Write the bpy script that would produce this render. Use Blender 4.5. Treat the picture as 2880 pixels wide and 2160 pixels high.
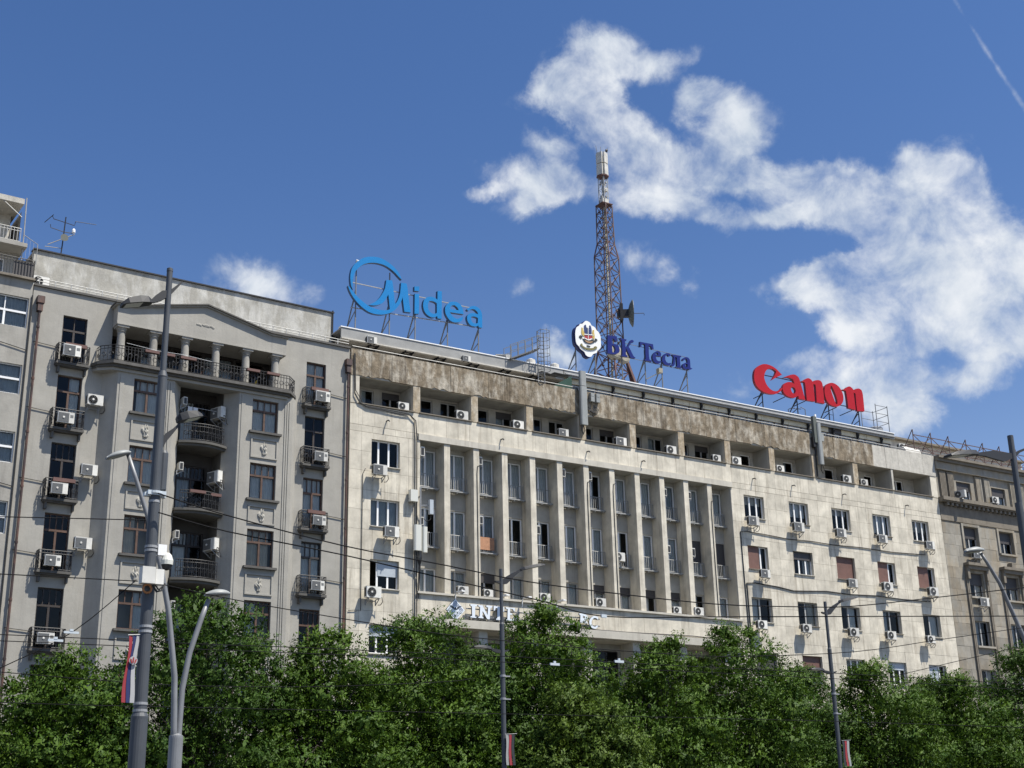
import bpy, bmesh, math, random
import numpy as np
from mathutils import Matrix, Vector

for o in list(bpy.data.objects):
    bpy.data.objects.remove(o, do_unlink=True)
scene = bpy.context.scene
COL = scene.collection
R = math.radians

# ------------------------------------------------------------------ camera
def camera():
    pitch, roll, yaw = R(18.98929), R(-1.2327), R(-32.25828)
    fw = Vector((-math.sin(yaw)*math.cos(pitch), math.cos(yaw)*math.cos(pitch), math.sin(pitch)))
    rt = Vector((math.cos(yaw), math.sin(yaw), 0)); up = rt.cross(fw)
    c, s = math.cos(roll), math.sin(roll)
    rt2 = rt*c + up*s; up2 = up*c - rt*s
    m = Matrix((rt2, up2, -fw)).transposed().to_4x4()
    m.translation = (0, -63, 1.6)
    cam = bpy.data.cameras.new('camera')
    cam.sensor_width = 36; cam.lens = 36*3787.76/2880
    cam.clip_start = 0.1; cam.clip_end = 3000
    o = bpy.data.objects.new('camera', cam); COL.objects.link(o)
    o.matrix_world = m
    scene.camera = o
camera()

# ------------------------------------------------------------------ sky, sun, exposure
SUN = Vector((0.75, -1.0, 2.3)).normalized()
CLOUDS = [(0.5852,0.5694,0.0236,0.0126,-0.224,1),(0.5667,0.5542,0.0272,0.0147,0.271,1),(0.6215,0.554,0.0325,0.0074,0.326,0.75),(0.5602,0.5417,0.0214,0.011,-0.377,1),(0.5807,0.5223,0.0248,0.0149,-0.644,1),(0.6027,0.5006,0.0382,0.0166,-0.492,1),(0.5917,0.4753,0.0209,0.0205,-0.065,0.9),(0.5375,0.5096,0.0174,0.0074,-0.288,0.6),(0.5504,0.4924,0.0096,0.0168,0.295,0.5),(0.5308,0.4801,0.0325,0.0131,-0.204,1),(0.5246,0.4653,0.0248,0.0075,0.107,0.9),(0.4866,0.4746,0.0153,0.0047,0.159,0.7),(0.5269,0.5413,0.0096,0.0065,0.462,0.35),(0.6549,0.5346,0.019,0.0109,0.064,0.85),(0.6763,0.5159,0.0265,0.0181,-0.446,0.95),(0.6778,0.4901,0.0224,0.0165,-0.11,0.95),(0.6396,0.4828,0.0302,0.0166,-0.43,0.9),(0.7039,0.4705,0.0293,0.0083,-0.035,0.9),(0.6191,0.4584,0.0319,0.0103,-0.164,0.75),(0.6611,0.4454,0.0351,0.0093,-0.185,0.8),(0.7165,0.4486,0.027,0.0111,0.053,0.8),(0.7533,0.4547,0.0288,0.0162,-0.409,1),(0.772,0.4317,0.0409,0.0197,-0.507,1),(0.737,0.4367,0.0286,0.0091,-0.223,0.7),(0.7943,0.4701,0.0107,0.0088,-0.519,0.7),(0.819,0.4585,0.0222,0.0161,0.001,0.9),(0.8349,0.4483,0.021,0.0103,-0.717,0.7),(0.8082,0.4423,0.0258,0.0125,-0.172,0.8),(0.803,0.4012,0.0481,0.0268,-0.434,1.1),(0.845,0.3995,0.0263,0.0231,-0.18,1.1),(0.777,0.3997,0.0197,0.0141,-0.859,0.9),(0.7379,0.3939,0.0227,0.0092,0.021,0.9),(0.7092,0.3899,0.0213,0.0065,0.071,0.85),(0.7171,0.3796,0.0176,0.0056,0.07,0.5),(0.7573,0.3784,0.0347,0.0165,-0.317,1),(0.8065,0.3604,0.0584,0.0253,-0.245,1.1),(0.7377,0.3567,0.0139,0.0074,-0.212,0.7),(0.7715,0.3506,0.034,0.011,-0.226,0.8),(0.8445,0.3362,0.0322,0.0161,-0.257,1),(0.7513,0.3216,0.0356,0.0166,-0.116,1.05),(0.7628,0.3017,0.0251,0.0184,-0.116,0.95),(0.7748,0.2892,0.0165,0.011,-0.117,0.6),(0.8215,0.3088,0.0177,0.0081,0.054,0.85),(0.54,0.3549,0.0101,0.0086,-0.036,0.8),(0.5947,0.4244,0.0113,0.0112,-0.763,0.4),(0.6197,0.4076,0.0185,0.0094,-0.34,0.5),(0.5163,0.4013,0.0065,0.0057,-0.027,0.35),(0.6606,0.3174,0.0265,0.0085,-0.266,0.45),(0.6974,0.3367,0.0105,0.0047,0.275,0.35),(0.5544,0.3486,0.0109,0.0114,-0.042,0.5),(0.3274,0.403,0.027,0.014,-0.123,0.85),(0.8616,0.5246,0.0529,0.0017,-1.168,0.42)]

def sky_world():
    w = bpy.data.worlds.new('World'); scene.world = w; w.use_nodes = True
    nt = w.node_tree; nt.nodes.clear()
    N = nt.nodes.new; L = nt.links.new
    def put(sock, v):
        if isinstance(v, bpy.types.NodeSocket): L(v, sock)
        else: sock.default_value = v
    def M(op, a, b=None, c=None, clamp=False):
        n = N('ShaderNodeMath'); n.operation = op; n.use_clamp = clamp
        put(n.inputs[0], a)
        if b is not None: put(n.inputs[1], b)
        if c is not None: put(n.inputs[2], c)
        return n.outputs[0]
    def VM(op, a, b=None):
        n = N('ShaderNodeVectorMath'); n.operation = op
        put(n.inputs[0], a)
        if b is not None: put(n.inputs[1], b)
        return n.outputs['Value'] if op == 'LENGTH' else n.outputs[0]
    out = N('ShaderNodeOutputWorld'); bg = N('ShaderNodeBackground')
    sky = N('ShaderNodeTexSky'); sky.sky_type = 'NISHITA'; sky.sun_disc = False
    sky.sun_elevation = math.asin(SUN.z)
    sky.sun_rotation = math.atan2(SUN.x, SUN.y)
    sky.altitude = 120; sky.air_density = 1.0; sky.dust_density = 1.8; sky.ozone_density = 2.2
    hs = N('ShaderNodeHueSaturation'); hs.inputs['Saturation'].default_value = 1.0; hs.inputs['Value'].default_value = SKY_VALUE
    L(sky.outputs[0], hs.inputs['Color'])
    tc = N('ShaderNodeTexCoord'); d = tc.outputs['Generated']
    sep = N('ShaderNodeSeparateXYZ'); L(d, sep.inputs[0])
    az = M('ARCTAN2', sep.outputs[0], sep.outputs[1]); el = M('ARCSINE', sep.outputs[2])
    def noise(vec, scale, detail, rough, dist=0.0):
        n = N('ShaderNodeTexNoise'); L(vec, n.inputs['Vector'])
        n.inputs['Scale'].default_value = scale; n.inputs['Detail'].default_value = detail
        n.inputs['Roughness'].default_value = rough; n.inputs['Distortion'].default_value = dist
        return n
    n1 = noise(d, 15, 8, .64)
    w1 = VM('MULTIPLY', VM('SUBTRACT', n1.outputs['Color'], (.5, .5, .5)), (.05, .042, 0))
    comb = N('ShaderNodeCombineXYZ'); L(M('MULTIPLY', az, .9), comb.inputs[0]); L(el, comb.inputs[1])
    uv = VM('ADD', comb.outputs[0], w1)
    acc = None
    for (a0, e0, ra, rb, ang, st) in CLOUDS:
        mp = N('ShaderNodeMapping'); mp.vector_type = 'TEXTURE'; L(uv if rb > .003 else comb.outputs[0], mp.inputs['Vector'])
        mp.inputs['Location'].default_value = (a0, e0, 0); mp.inputs['Rotation'].default_value = (0, 0, ang); mp.inputs['Scale'].default_value = (ra*1.78, rb*1.78, 1)
        gr = N('ShaderNodeTexGradient'); gr.gradient_type = 'SPHERICAL'; L(mp.outputs[0], gr.inputs[0])
        acc = M('MULTIPLY', gr.outputs['Fac'], st*1.7) if acc is None else M('MULTIPLY_ADD', gr.outputs['Fac'], st*1.7, acc)
    acc = M('MINIMUM', acc, 1.35)
    # scattered cumulus all round the rest of the sky, like those in view
    wide = noise(d, 4.2, 1, .5)
    mr = N('ShaderNodeMapRange'); mr.interpolation_type = 'SMOOTHSTEP'; L(wide.outputs[0], mr.inputs['Value'])
    mr.inputs['From Min'].default_value = .56; mr.inputs['From Max'].default_value = .70
    away = N('ShaderNodeMapRange'); away.interpolation_type = 'SMOOTHSTEP'
    L(VM('LENGTH', VM('SUBTRACT', comb.outputs[0], (R(29), R(19), 0))), away.inputs['Value'])
    away.inputs['From Min'].default_value = .46; away.inputs['From Max'].default_value = .62
    acc = M('MULTIPLY_ADD', mr.outputs[0], away.outputs[0], acc)
    fb = noise(d, 22, 9, .60, .25).outputs[0]
    dens = M('MULTIPLY_ADD', M('SUBTRACT', fb, .5), 4.6, M('MULTIPLY', acc, 1.2))
    mr = N('ShaderNodeMapRange'); mr.interpolation_type = 'SMOOTHSTEP'; L(dens, mr.inputs['Value'])
    mr.inputs['From Min'].default_value = .2; mr.inputs['From Max'].default_value = 2.35
    mr.inputs['To Max'].default_value = .97
    cov = M('MULTIPLY', mr.outputs[0], M('MINIMUM', M('MULTIPLY', acc, 3.0), 1.0))
    hz = N('ShaderNodeMapRange'); L(el, hz.inputs['Value'])
    hz.inputs['From Min'].default_value = -.02; hz.inputs['From Max'].default_value = .06
    cov = M('MULTIPLY', cov, hz.outputs[0])
    # cloud colour: bright tops, grey blue where thick
    sh = n1
    thick = N('ShaderNodeMapRange'); L(M('ADD', M('MULTIPLY', sh.outputs[0], .9), M('MULTIPLY', M('SUBTRACT', 1.0, fb), .55)), thick.inputs['Value'])
    thick.inputs['From Min'].default_value = .55; thick.inputs['From Max'].default_value = .92
    ccol = N('ShaderNodeMix'); ccol.data_type = 'RGBA'; L(thick.outputs[0], ccol.inputs[0])
    ccol.inputs[6].default_value = (CLOUD*.93, CLOUD*.96, CLOUD, 1); ccol.inputs[7].default_value = (CLOUD*.55, CLOUD*.64, CLOUD*.76, 1)
    mix = N('ShaderNodeMix'); mix.data_type = 'RGBA'; L(cov, mix.inputs[0])
    tint = N('ShaderNodeMix'); tint.data_type = 'RGBA'; tint.blend_type = 'MULTIPLY'; tint.inputs[0].default_value = 1; L(hs.outputs[0], tint.inputs[6]); tint.inputs[7].default_value = (*SKY_TINT, 1)
    # pale horizon haze, the same all round
    hf = M('MINIMUM', M('POWER', 2.71828, M('MULTIPLY', M('SUBTRACT', el, .068), -10.05)), .8)
    hazy = N('ShaderNodeMix'); hazy.data_type = 'RGBA'; L(hf, hazy.inputs[0]); L(tint.outputs[2], hazy.inputs[6]); hazy.inputs[7].default_value = (9.1, 10.4, 11.6, 1)
    L(hazy.outputs[2], mix.inputs[6]); L(ccol.outputs[2], mix.inputs[7])
    L(mix.outputs[2], bg.inputs[0]); bg.inputs[1].default_value = SKY_STRENGTH
    L(bg.outputs[0], out.inputs[0])
SKY_STRENGTH = 0.056; SKY_VALUE = 1.0; SKY_TINT = (.75, 1.10, 1.58); CLOUD = 11.6
sky_world()

sun = bpy.data.lights.new('sun', 'SUN'); sun.energy = 5.0; sun.angle = R(0.53); sun.color = (1, .945, .845)
so = bpy.data.objects.new('sun', sun); COL.objects.link(so)
so.rotation_euler = SUN.to_track_quat('Z', 'Y').to_euler(); so.location = (20, -60, 80)

vs = scene.view_settings
vs.view_transform = 'Standard'; vs.look = 'None'; vs.exposure = 0.55; vs.gamma = 1.0
vs.use_curve_mapping = False

# ------------------------------------------------------------------ materials (procedural)
MATS = {}
def mat(name, col, rough=.8, metal=0., var=.0, scale=2., streak=0., streak_col=(.1, .09, .08), bump=0., rnd=0., col2=None, col2_scale=.6, col2_amt=0., spec=.5, fine=0.):
    m = bpy.data.materials.new(name); m.use_nodes = True; nt = m.node_tree; nt.nodes.clear()
    N = nt.nodes.new; L = nt.links.new
    out = N('ShaderNodeOutputMaterial'); b = N('ShaderNodeBsdfPrincipled'); L(b.outputs[0], out.inputs[0])
    b.inputs['Roughness'].default_value = rough; b.inputs['Metallic'].default_value = metal
    b.inputs['Specular IOR Level'].default_value = spec
    geo = N('ShaderNodeNewGeometry'); pos = geo.outputs['Position']
    rgb = N('ShaderNodeRGB'); rgb.outputs[0].default_value = (*col, 1); c = rgb.outputs[0]
    def mixc(f, a, bcol, mode='MIX'):
        n = N('ShaderNodeMix'); n.data_type = 'RGBA'; n.blend_type = mode
        if isinstance(f, float): n.inputs[0].default_value = f
        else: L(f, n.inputs[0])
        L(a, n.inputs[6])
        if isinstance(bcol, tuple): n.inputs[7].default_value = (*bcol, 1)
        else: L(bcol, n.inputs[7])
        return n.outputs[2]
    def noise(scale, detail=6, rough=.6, map_=None, dist=0.):
        n = N('ShaderNodeTexNoise'); n.inputs['Scale'].default_value = scale; n.inputs['Detail'].default_value = detail
        n.inputs['Roughness'].default_value = rough; n.inputs['Distortion'].default_value = dist
        if map_:
            mp = N('ShaderNodeMapping'); mp.inputs['Scale'].default_value = map_; L(pos, mp.inputs[0]); L(mp.outputs[0], n.inputs[0])
        else: L(pos, n.inputs[0])
        return n.outputs[0]
    def rng(v, a, bb, lo=0., hi=1.):
        n = N('ShaderNodeMapRange'); L(v, n.inputs[0])
        for k, x in zip(('From Min', 'From Max', 'To Min', 'To Max'), (a, bb, lo, hi)): n.inputs[k].default_value = x
        return n.outputs[0]
    if col2_amt: c = mixc(rng(noise(col2_scale, 8, .68, map_=(1.5, 1.5, .55), dist=.3), .46, .60, 0, col2_amt), c, col2)
    if var:
        h = N('ShaderNodeHueSaturation'); L(c, h.inputs['Color']); L(rng(noise(scale, 7, .62), .3, .7, 1-var, 1+var), h.inputs['Value']); c = h.outputs[0]
    if fine:
        h = N('ShaderNodeHueSaturation'); L(c, h.inputs['Color']); L(rng(noise(38, 3, .7), .3, .7, 1-fine, 1+fine), h.inputs['Value']); c = h.outputs[0]
    if rnd:
        oi = N('ShaderNodeObjectInfo')
        a = N('ShaderNodeMath'); a.operation = 'ADD'; L(oi.outputs['Random'], a.inputs[0]); L(geo.outputs['Random Per Island'], a.inputs[1])
        f = N('ShaderNodeMath'); f.operation = 'FRACT'; L(a.outputs[0], f.inputs[0])
        h = N('ShaderNodeHueSaturation'); L(c, h.inputs['Color']); L(rng(f.outputs[0], 0, 1, 1-rnd, 1+rnd), h.inputs['Value']); c = h.outputs[0]
    if streak:
        s1 = noise(1., 8, .76, (3.0, 3.0, .17)); s2 = noise(.45, 3, .5)
        mm = N('ShaderNodeMath'); mm.operation = 'MULTIPLY'; L(rng(s1, .50, .68), mm.inputs[0]); L(rng(s2, .38, .62, .15, 1), mm.inputs[1])
        m2 = N('ShaderNodeMath'); m2.operation = 'MULTIPLY'; L(mm.outputs[0], m2.inputs[0]); m2.inputs[1].default_value = streak
        c = mixc(m2.outputs[0], c, streak_col)
    L(c, b.inputs['Base Color'])
    if bump:
        bp = N('ShaderNodeBump'); bp.inputs['Strength'].default_value = bump; bp.inputs['Distance'].default_value = .03
        L(noise(9, 8, .65), bp.inputs['Height']); L(bp.outputs[0], b.inputs['Normal'])
    MATS[name] = m
    return m

mat('plaster_grey', (.332, .316, .28), .9, var=.12, scale=.9, streak=.35, streak_col=(.17, .16, .145), bump=.25, fine=.05)
mat('plaster_attic', (.33, .315, .275), .9, var=.22, scale=1.3, streak=.5, streak_col=(.2, .19, .17), bump=.4, col2=(.47, .46, .425), col2_scale=.9, col2_amt=.8, fine=.08)
mat('plaster_old', (.31, .295, .262), .9, var=.18, scale=1.2, streak=.6, streak_col=(.15, .135, .12), bump=.3)
mat('limestone', (.572, .528, .438), .85, spec=.2, var=.24, scale=1.1, streak=.85, streak_col=(.22, .18, .13), bump=.15, rnd=.09, fine=.05)
mat('limestone_plain', (.48, .45, .385), .85, var=.13, scale=1.3, streak=.5, streak_col=(.24, .21, .17), bump=.15, rnd=.05)
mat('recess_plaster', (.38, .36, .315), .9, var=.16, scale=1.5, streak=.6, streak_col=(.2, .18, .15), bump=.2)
mat('concrete_stained', (.215, .175, .125), .95, spec=.1, var=.38, scale=3.5, streak=1., streak_col=(.04, .03, .024), bump=.9, rnd=.12, col2=(.45, .41, .34), col2_scale=1.2, col2_amt=.78, fine=.15)
mat('concrete_pale', (.48, .455, .40), .92, var=.18, scale=2.2, streak=.55, streak_col=(.2, .17, .14), bump=.6, rnd=.06)
mat('pier_stained', (.33, .265, .18), .95, var=.30, scale=3.5, streak=.8, streak_col=(.13, .09, .06), bump=.7, col2=(.52, .47, .38), col2_scale=1.4, col2_amt=.7)
mat('sandstone', (.285, .265, .225), .85, spec=.2, var=.16, scale=1.8, streak=.4, streak_col=(.13, .115, .10), bump=.2, rnd=.22, col2=(.30, .235, .15), col2_scale=.55, col2_amt=.5)
mat('sandstone_dark', (.19, .165, .13), .9, var=.2, scale=1.8, streak=.6, streak_col=(.1, .085, .07), bump=.3)
mat('trim_dark', (.095, .09, .082), .85, var=.25, scale=3.)
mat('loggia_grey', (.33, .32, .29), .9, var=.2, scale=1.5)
mat('loggia_side_shaded', (.10, .095, .085), .9, var=.2, scale=1.5)  # recess sides and curved balcony slabs, recess shade put into the colour
mat('loggia_back_shaded', (.05, .046, .042), .9, var=.2, scale=1.5)  # loggia back walls, near black because their shade is painted in
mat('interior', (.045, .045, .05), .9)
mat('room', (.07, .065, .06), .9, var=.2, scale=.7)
mat('roof_grey', (.30, .30, .30), .7, var=.15, scale=.8)
mat('roof_metal', (.27, .27, .26), .6, .0, var=.15, scale=1.5)
mat('roof_white', (.80, .80, .79), .5, var=.06)
mat('soffit_cream', (.62, .58, .45), .7, var=.12, scale=2.)
mat('corrugated', (.40, .37, .31), .8, var=.2, scale=2.)
mat('white_pvc', (.80, .80, .79), .35, var=.05)
mat('grey_frame', (.36, .36, .35), .6, var=.15, scale=3.)
mat('brown_wood', (.085, .045, .028), .6, var=.3, scale=4.)
mat('dark_wood', (.035, .026, .022), .6, var=.3, scale=4.)
mat('shutter_brown', (.155, .08, .062), .6, var=.15, scale=3.)
mat('shutter_grey', (.42, .46, .50), .5, var=.08)
mat('shutter_dark', (.06, .055, .055), .6)
mat('curtain', (.60, .60, .57), .9, var=.1, scale=3.)
mat('curtain_blue', (.38, .41, .42), .9, var=.15, scale=3.)
mat('curtain_warm', (.52, .47, .38), .9, var=.15, scale=3.)
mat('iron', (.022, .022, .024), .55, .3)
mat('galvanised', (.30, .305, .31), .55, .2, var=.15, scale=3.)
mat('steel_grey', (.15, .155, .16), .6, .1, var=.15, scale=3.)
mat('rail_grey', (.34, .34, .33), .6, .3, var=.2, scale=3.)
mat('downpipe', (.055, .035, .032), .6, var=.4, scale=2., col2=(.16, .07, .04), col2_scale=2., col2_amt=.5)
mat('ac_white', (.64, .625, .575), .5, var=.14, scale=3., rnd=.14, streak=.25, streak_col=(.3, .2, .12))
mat('ac_grille', (.16, .16, .155), .5)
mat('ac_black', (.03, .03, .03), .5)
mat('black_plastic', (.02, .02, .02), .6)
mat('pole_paint', (.055, .061, .07), .55, .0, var=.15, scale=2.)
mat('pole_silver', (.21, .215, .222), .5, .25, var=.12, scale=3.)
mat('lamp_grey', (.28, .29, .28), .5, var=.1)
mat('lamp_lens', (.62, .62, .56), .25)
mat('lamp_dark', (.016, .017, .02), .6)
mat('mast_red', (.105, .050, .043), .7, .0, var=.35, scale=4.)
mat('mast_white', (.52, .50, .45), .6, var=.2, scale=3.)
mat('mast_dark', (.10, .060, .052), .7, .0, var=.35, scale=4.)
mat('dish_grey', (.10, .11, .095), .6)
mat('drum_tan', (.32, .29, .22), .7, var=.15)
mat('sign_blue', (.008, .185, .47), .6, var=.04, spec=.15)
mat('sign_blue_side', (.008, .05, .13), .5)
mat('sign_navy', (.009, .020, .15), .6, var=.05, spec=.15)
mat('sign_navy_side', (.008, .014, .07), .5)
mat('sign_red', (.385, .015, .027), .65, var=.05, spec=.1)
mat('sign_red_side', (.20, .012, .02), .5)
mat('sign_white', (.80, .80, .77), .4, var=.03)
mat('letter_white', (.72, .77, .82), .4, var=.03)
mat('crest_navy', (.015, .035, .13), .5); mat('crest_red', (.35, .03, .03), .5); mat('crest_gold', (.52, .38, .09), .5)
mat('crest_dark', (.025, .03, .03), .5); mat('crest_brown', (.36, .22, .11), .5); mat('crest_olive', (.17, .15, .05), .5)
mat('flag_red', (.27, .024, .035), .75); mat('flag_blue', (.014, .022, .10), .75); mat('flag_white', (.36, .36, .37), .75)
mat('relief_stone', (.42, .40, .35), .9, var=.2, scale=6., bump=.4)
mat('awning_green', (.012, .055, .04), .8)
mat('copper', (.36, .15, .05), .5, .3)
mat('orange', (.6, .13, .03), .5)
mat('flower_box', (.12, .06, .05), .7)
mat('cloth_white', (.68, .68, .70), .9); mat('cloth_yellow', (.50, .34, .05), .9); mat('cloth_rust', (.42, .22, .13), .9, var=.2, scale=5.)
mat('bark', (.055, .044, .035), .9, var=.3, scale=6., bump=.5)
mat('asphalt', (.05, .05, .05), .9, var=.2, scale=1.)
mat('paving', (.13, .125, .115), .9, var=.12, scale=1.5)
mat('kerb', (.36, .35, .33), .9, var=.1)
mat('marking', (.75, .75, .73), .7)
mat('wire', (.010, .010, .011), .8, spec=.1)
mat('insulator', (.50, .55, .58), .4)
mat('soil', (.10, .075, .05), .95, var=.2)

def glass_mat():
    m = bpy.data.materials.new('glass'); m.use_nodes = True; nt = m.node_tree; nt.nodes.clear()
    N = nt.nodes.new; L = nt.links.new
    out = N('ShaderNodeOutputMaterial'); mx = N('ShaderNodeMixShader'); t = N('ShaderNodeBsdfTransparent'); g = N('ShaderNodeBsdfGlossy')
    t.inputs[0].default_value = (.78, .81, .82, 1); g.inputs['Roughness'].default_value = .03; g.inputs[0].default_value = (.9, .93, .95, 1)
    fr = N('ShaderNodeFresnel'); fr.inputs[0].default_value = 1.33
    geo = N('ShaderNodeNewGeometry'); nz = N('ShaderNodeTexNoise'); nz.inputs['Scale'].default_value = .9; L(geo.outputs['Position'], nz.inputs[0])
    bp = N('ShaderNodeBump'); bp.inputs['Strength'].default_value = .12; bp.inputs['Distance'].default_value = .1; L(nz.outputs[0], bp.inputs['Height'])
    L(bp.outputs[0], g.inputs['Normal'])
    L(fr.outputs[0], mx.inputs[0]); L(t.outputs[0], mx.inputs[1]); L(g.outputs[0], mx.inputs[2]); L(mx.outputs[0], out.inputs[0])
    MATS['glass'] = m
glass_mat()

def leaf_mat(name, col, col2):
    m = bpy.data.materials.new(name); m.use_nodes = True; nt = m.node_tree; nt.nodes.clear()
    N = nt.nodes.new; L = nt.links.new
    out = N('ShaderNodeOutputMaterial'); mx = N('ShaderNodeMixShader'); b = N('ShaderNodeBsdfPrincipled'); t = N('ShaderNodeBsdfTranslucent')
    b.inputs['Roughness'].default_value = .6; b.inputs['Specular IOR Level'].default_value = .22
    geo = N('ShaderNodeNewGeometry'); nz = N('ShaderNodeTexNoise'); nz.inputs['Scale'].default_value = .8; nz.inputs['Detail'].default_value = 4; L(geo.outputs['Position'], nz.inputs[0])
    a = N('ShaderNodeMath'); a.operation = 'MULTIPLY_ADD'; L(geo.outputs['Random Per Island'], a.inputs[0]); a.inputs[1].default_value = .5; L(nz.outputs[0], a.inputs[2])
    mr = N('ShaderNodeMapRange'); L(a.outputs[0], mr.inputs[0]); mr.inputs['From Min'].default_value = .45; mr.inputs['From Max'].default_value = 1.05
    c = N('ShaderNodeMix'); c.data_type = 'RGBA'; L(mr.outputs[0], c.inputs[0]); c.inputs[6].default_value = (*col, 1); c.inputs[7].default_value = (*col2, 1)
    L(c.outputs[2], b.inputs['Base Color'])
    h = N('ShaderNodeHueSaturation'); h.inputs['Value'].default_value = 1.15; L(c.outputs[2], h.inputs['Color']); L(h.outputs[0], t.inputs[0])
    mx.inputs[0].default_value = .22; L(b.outputs[0], mx.inputs[1]); L(t.outputs[0], mx.inputs[2]); L(mx.outputs[0], out.inputs[0])
    MATS[name] = m
leaf_mat('leaf_green', (.032, .074, .008), (.074, .132, .011))
leaf_mat('leaf_dark', (.026, .062, .009), (.054, .104, .011))
leaf_mat('leaf_light', (.042, .080, .010), (.088, .138, .016))

# ------------------------------------------------------------------ mesh helpers
class MB:
    def __init__(s): s.v = []; s.f = []; s.m = []
    def quad(s, *p, mi=0):
        i = len(s.v); s.v += [tuple(q) for q in p]; s.f.append(tuple(range(i, i+len(p)))); s.m.append(mi); return s
    def box(s, x0, x1, y0, y1, z0, z1, mi=0, skip=''):
        i = len(s.v)
        s.v += [(x0,y0,z0),(x1,y0,z0),(x1,y1,z0),(x0,y1,z0),(x0,y0,z1),(x1,y0,z1),(x1,y1,z1),(x0,y1,z1)]
        F = {'b':(0,3,2,1),'t':(4,5,6,7),'f':(0,1,5,4),'r':(1,2,6,5),'k':(2,3,7,6),'l':(3,0,4,7)}
        for k, f in F.items():
            if k not in skip: s.f.append(tuple(i+q for q in f)); s.m.append(mi)
        return s
    def tube(s, pts, r, n=6, mi=0, r1=None, caps=True):
        pts = [Vector(p) for p in pts]; k = len(pts); base = len(s.v)
        ref = None
        for j, p in enumerate(pts):
            d = (pts[min(j+1,k-1)] - pts[max(j-1,0)]).normalized()
            if ref is None:
                ref = d.orthogonal().normalized()
            a = (ref - d*ref.dot(d)).normalized(); ref = a; b = d.cross(a)
            rr = (r[j] if isinstance(r, (list, tuple)) else (r if r1 is None else r + (r1-r)*j/max(k-1,1)))
            for q in range(n):
                t = 2*math.pi*q/n; s.v.append(tuple(p + (a*math.cos(t) + b*math.sin(t))*rr))
        for j in range(k-1):
            for q in range(n):
                q2 = (q+1) % n
                s.f.append((base+j*n+q, base+j*n+q2, base+(j+1)*n+q2, base+(j+1)*n+q)); s.m.append(mi)
        if caps:
            s.f.append(tuple(base+q for q in reversed(range(n)))); s.m.append(mi)
            s.f.append(tuple(base+(k-1)*n+q for q in range(n))); s.m.append(mi)
        return s
    def bar(s, a, b, w, mi=0): return s.tube([a, b], w*.7071, 4, mi)
    def lathe(s, prof, c=(0,0,0), n=16, mi=0, axis='z'):
        base = len(s.v); k = len(prof)
        for (r, h) in prof:
            for q in range(n):
                t = 2*math.pi*q/n; x, y = r*math.cos(t), r*math.sin(t)
                p = (x, y, h) if axis == 'z' else ((x, -h, y) if axis == 'y' else (h, x, y))
                s.v.append((c[0]+p[0], c[1]+p[1], c[2]+p[2]))
        for j in range(k-1):
            for q in range(n):
                q2 = (q+1) % n
                s.f.append((base+j*n+q, base+j*n+q2, base+(j+1)*n+q2, base+(j+1)*n+q)); s.m.append(mi)
        s.f.append(tuple(base+q for q in reversed(range(n)))); s.m.append(mi)
        s.f.append(tuple(base+(k-1)*n+q for q in range(n))); s.m.append(mi)
        return s
    def prism(s, poly, y0, y1, mi=0):   # poly in xz, counter-clockwise seen from -y
        i = len(s.v); n = len(poly)
        s.v += [(x, y0, z) for x, z in poly] + [(x, y1, z) for x, z in poly]
        s.f.append(tuple(i+q for q in range(n))); s.m.append(mi)
        s.f.append(tuple(i+n+q for q in reversed(range(n)))); s.m.append(mi)
        for q in range(n):
            q2 = (q+1) % n; s.f.append((i+q, i+n+q, i+n+q2, i+q2)); s.m.append(mi)
        return s
    def prism_z(s, poly, z0, z1, mi=0):  # poly in xy, ccw from above
        i = len(s.v); n = len(poly)
        s.v += [(x, y, z0) for x, y in poly] + [(x, y, z1) for x, y in poly]
        s.f.append(tuple(i+q for q in reversed(range(n)))); s.m.append(mi)
        s.f.append(tuple(i+n+q for q in range(n))); s.m.append(mi)
        for q in range(n):
            q2 = (q+1) % n; s.f.append((i+q, i+q2, i+n+q2, i+n+q)); s.m.append(mi)
        return s
    def facade(s, x0, x1, z0, z1, ops, y=0., depth=.25, mi=0, rmi=None):
        rmi = mi if rmi is None else rmi
        xs = sorted({x0, x1} | {v for o in ops for v in o[:2] if x0 < v < x1}); zs = sorted({z0, z1} | {v for o in ops for v in o[2:4] if z0 < v < z1})
        for a, b in zip(xs, xs[1:]):
            for c, d in zip(zs, zs[1:]):
                mx, mz = (a+b)/2, (c+d)/2
                if any(o[0] < mx < o[1] and o[2] < mz < o[3] for o in ops): continue
                s.quad((a,y,c), (b,y,c), (b,y,d), (a,y,d), mi=mi)
        for o in ops:
            a, b, c, d = o[:4]; dp = o[4] if len(o) > 4 else depth; Y = y + dp
            s.quad((a,y,c), (a,y,d), (a,Y,d), (a,Y,c), mi=rmi); s.quad((b,y,c), (b,Y,c), (b,Y,d), (b,y,d), mi=rmi)
            s.quad((a,y,d), (b,y,d), (b,Y,d), (a,Y,d), mi=rmi); s.quad((a,y,c), (a,Y,c), (b,Y,c), (b,y,c), mi=rmi)
        return s
    def mesh(s, name, mats, smooth=False):
        me = bpy.data.meshes.new(name); me.from_pydata(s.v, [], s.f)
        mats = mats if isinstance(mats, (list, tuple)) else [mats]
        for m in mats: me.materials.append(MATS[m])
        me.polygons.foreach_set('material_index', s.m)
        if smooth: me.polygons.foreach_set('use_smooth', [True]*len(s.f))
        me.update(); return me

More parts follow.
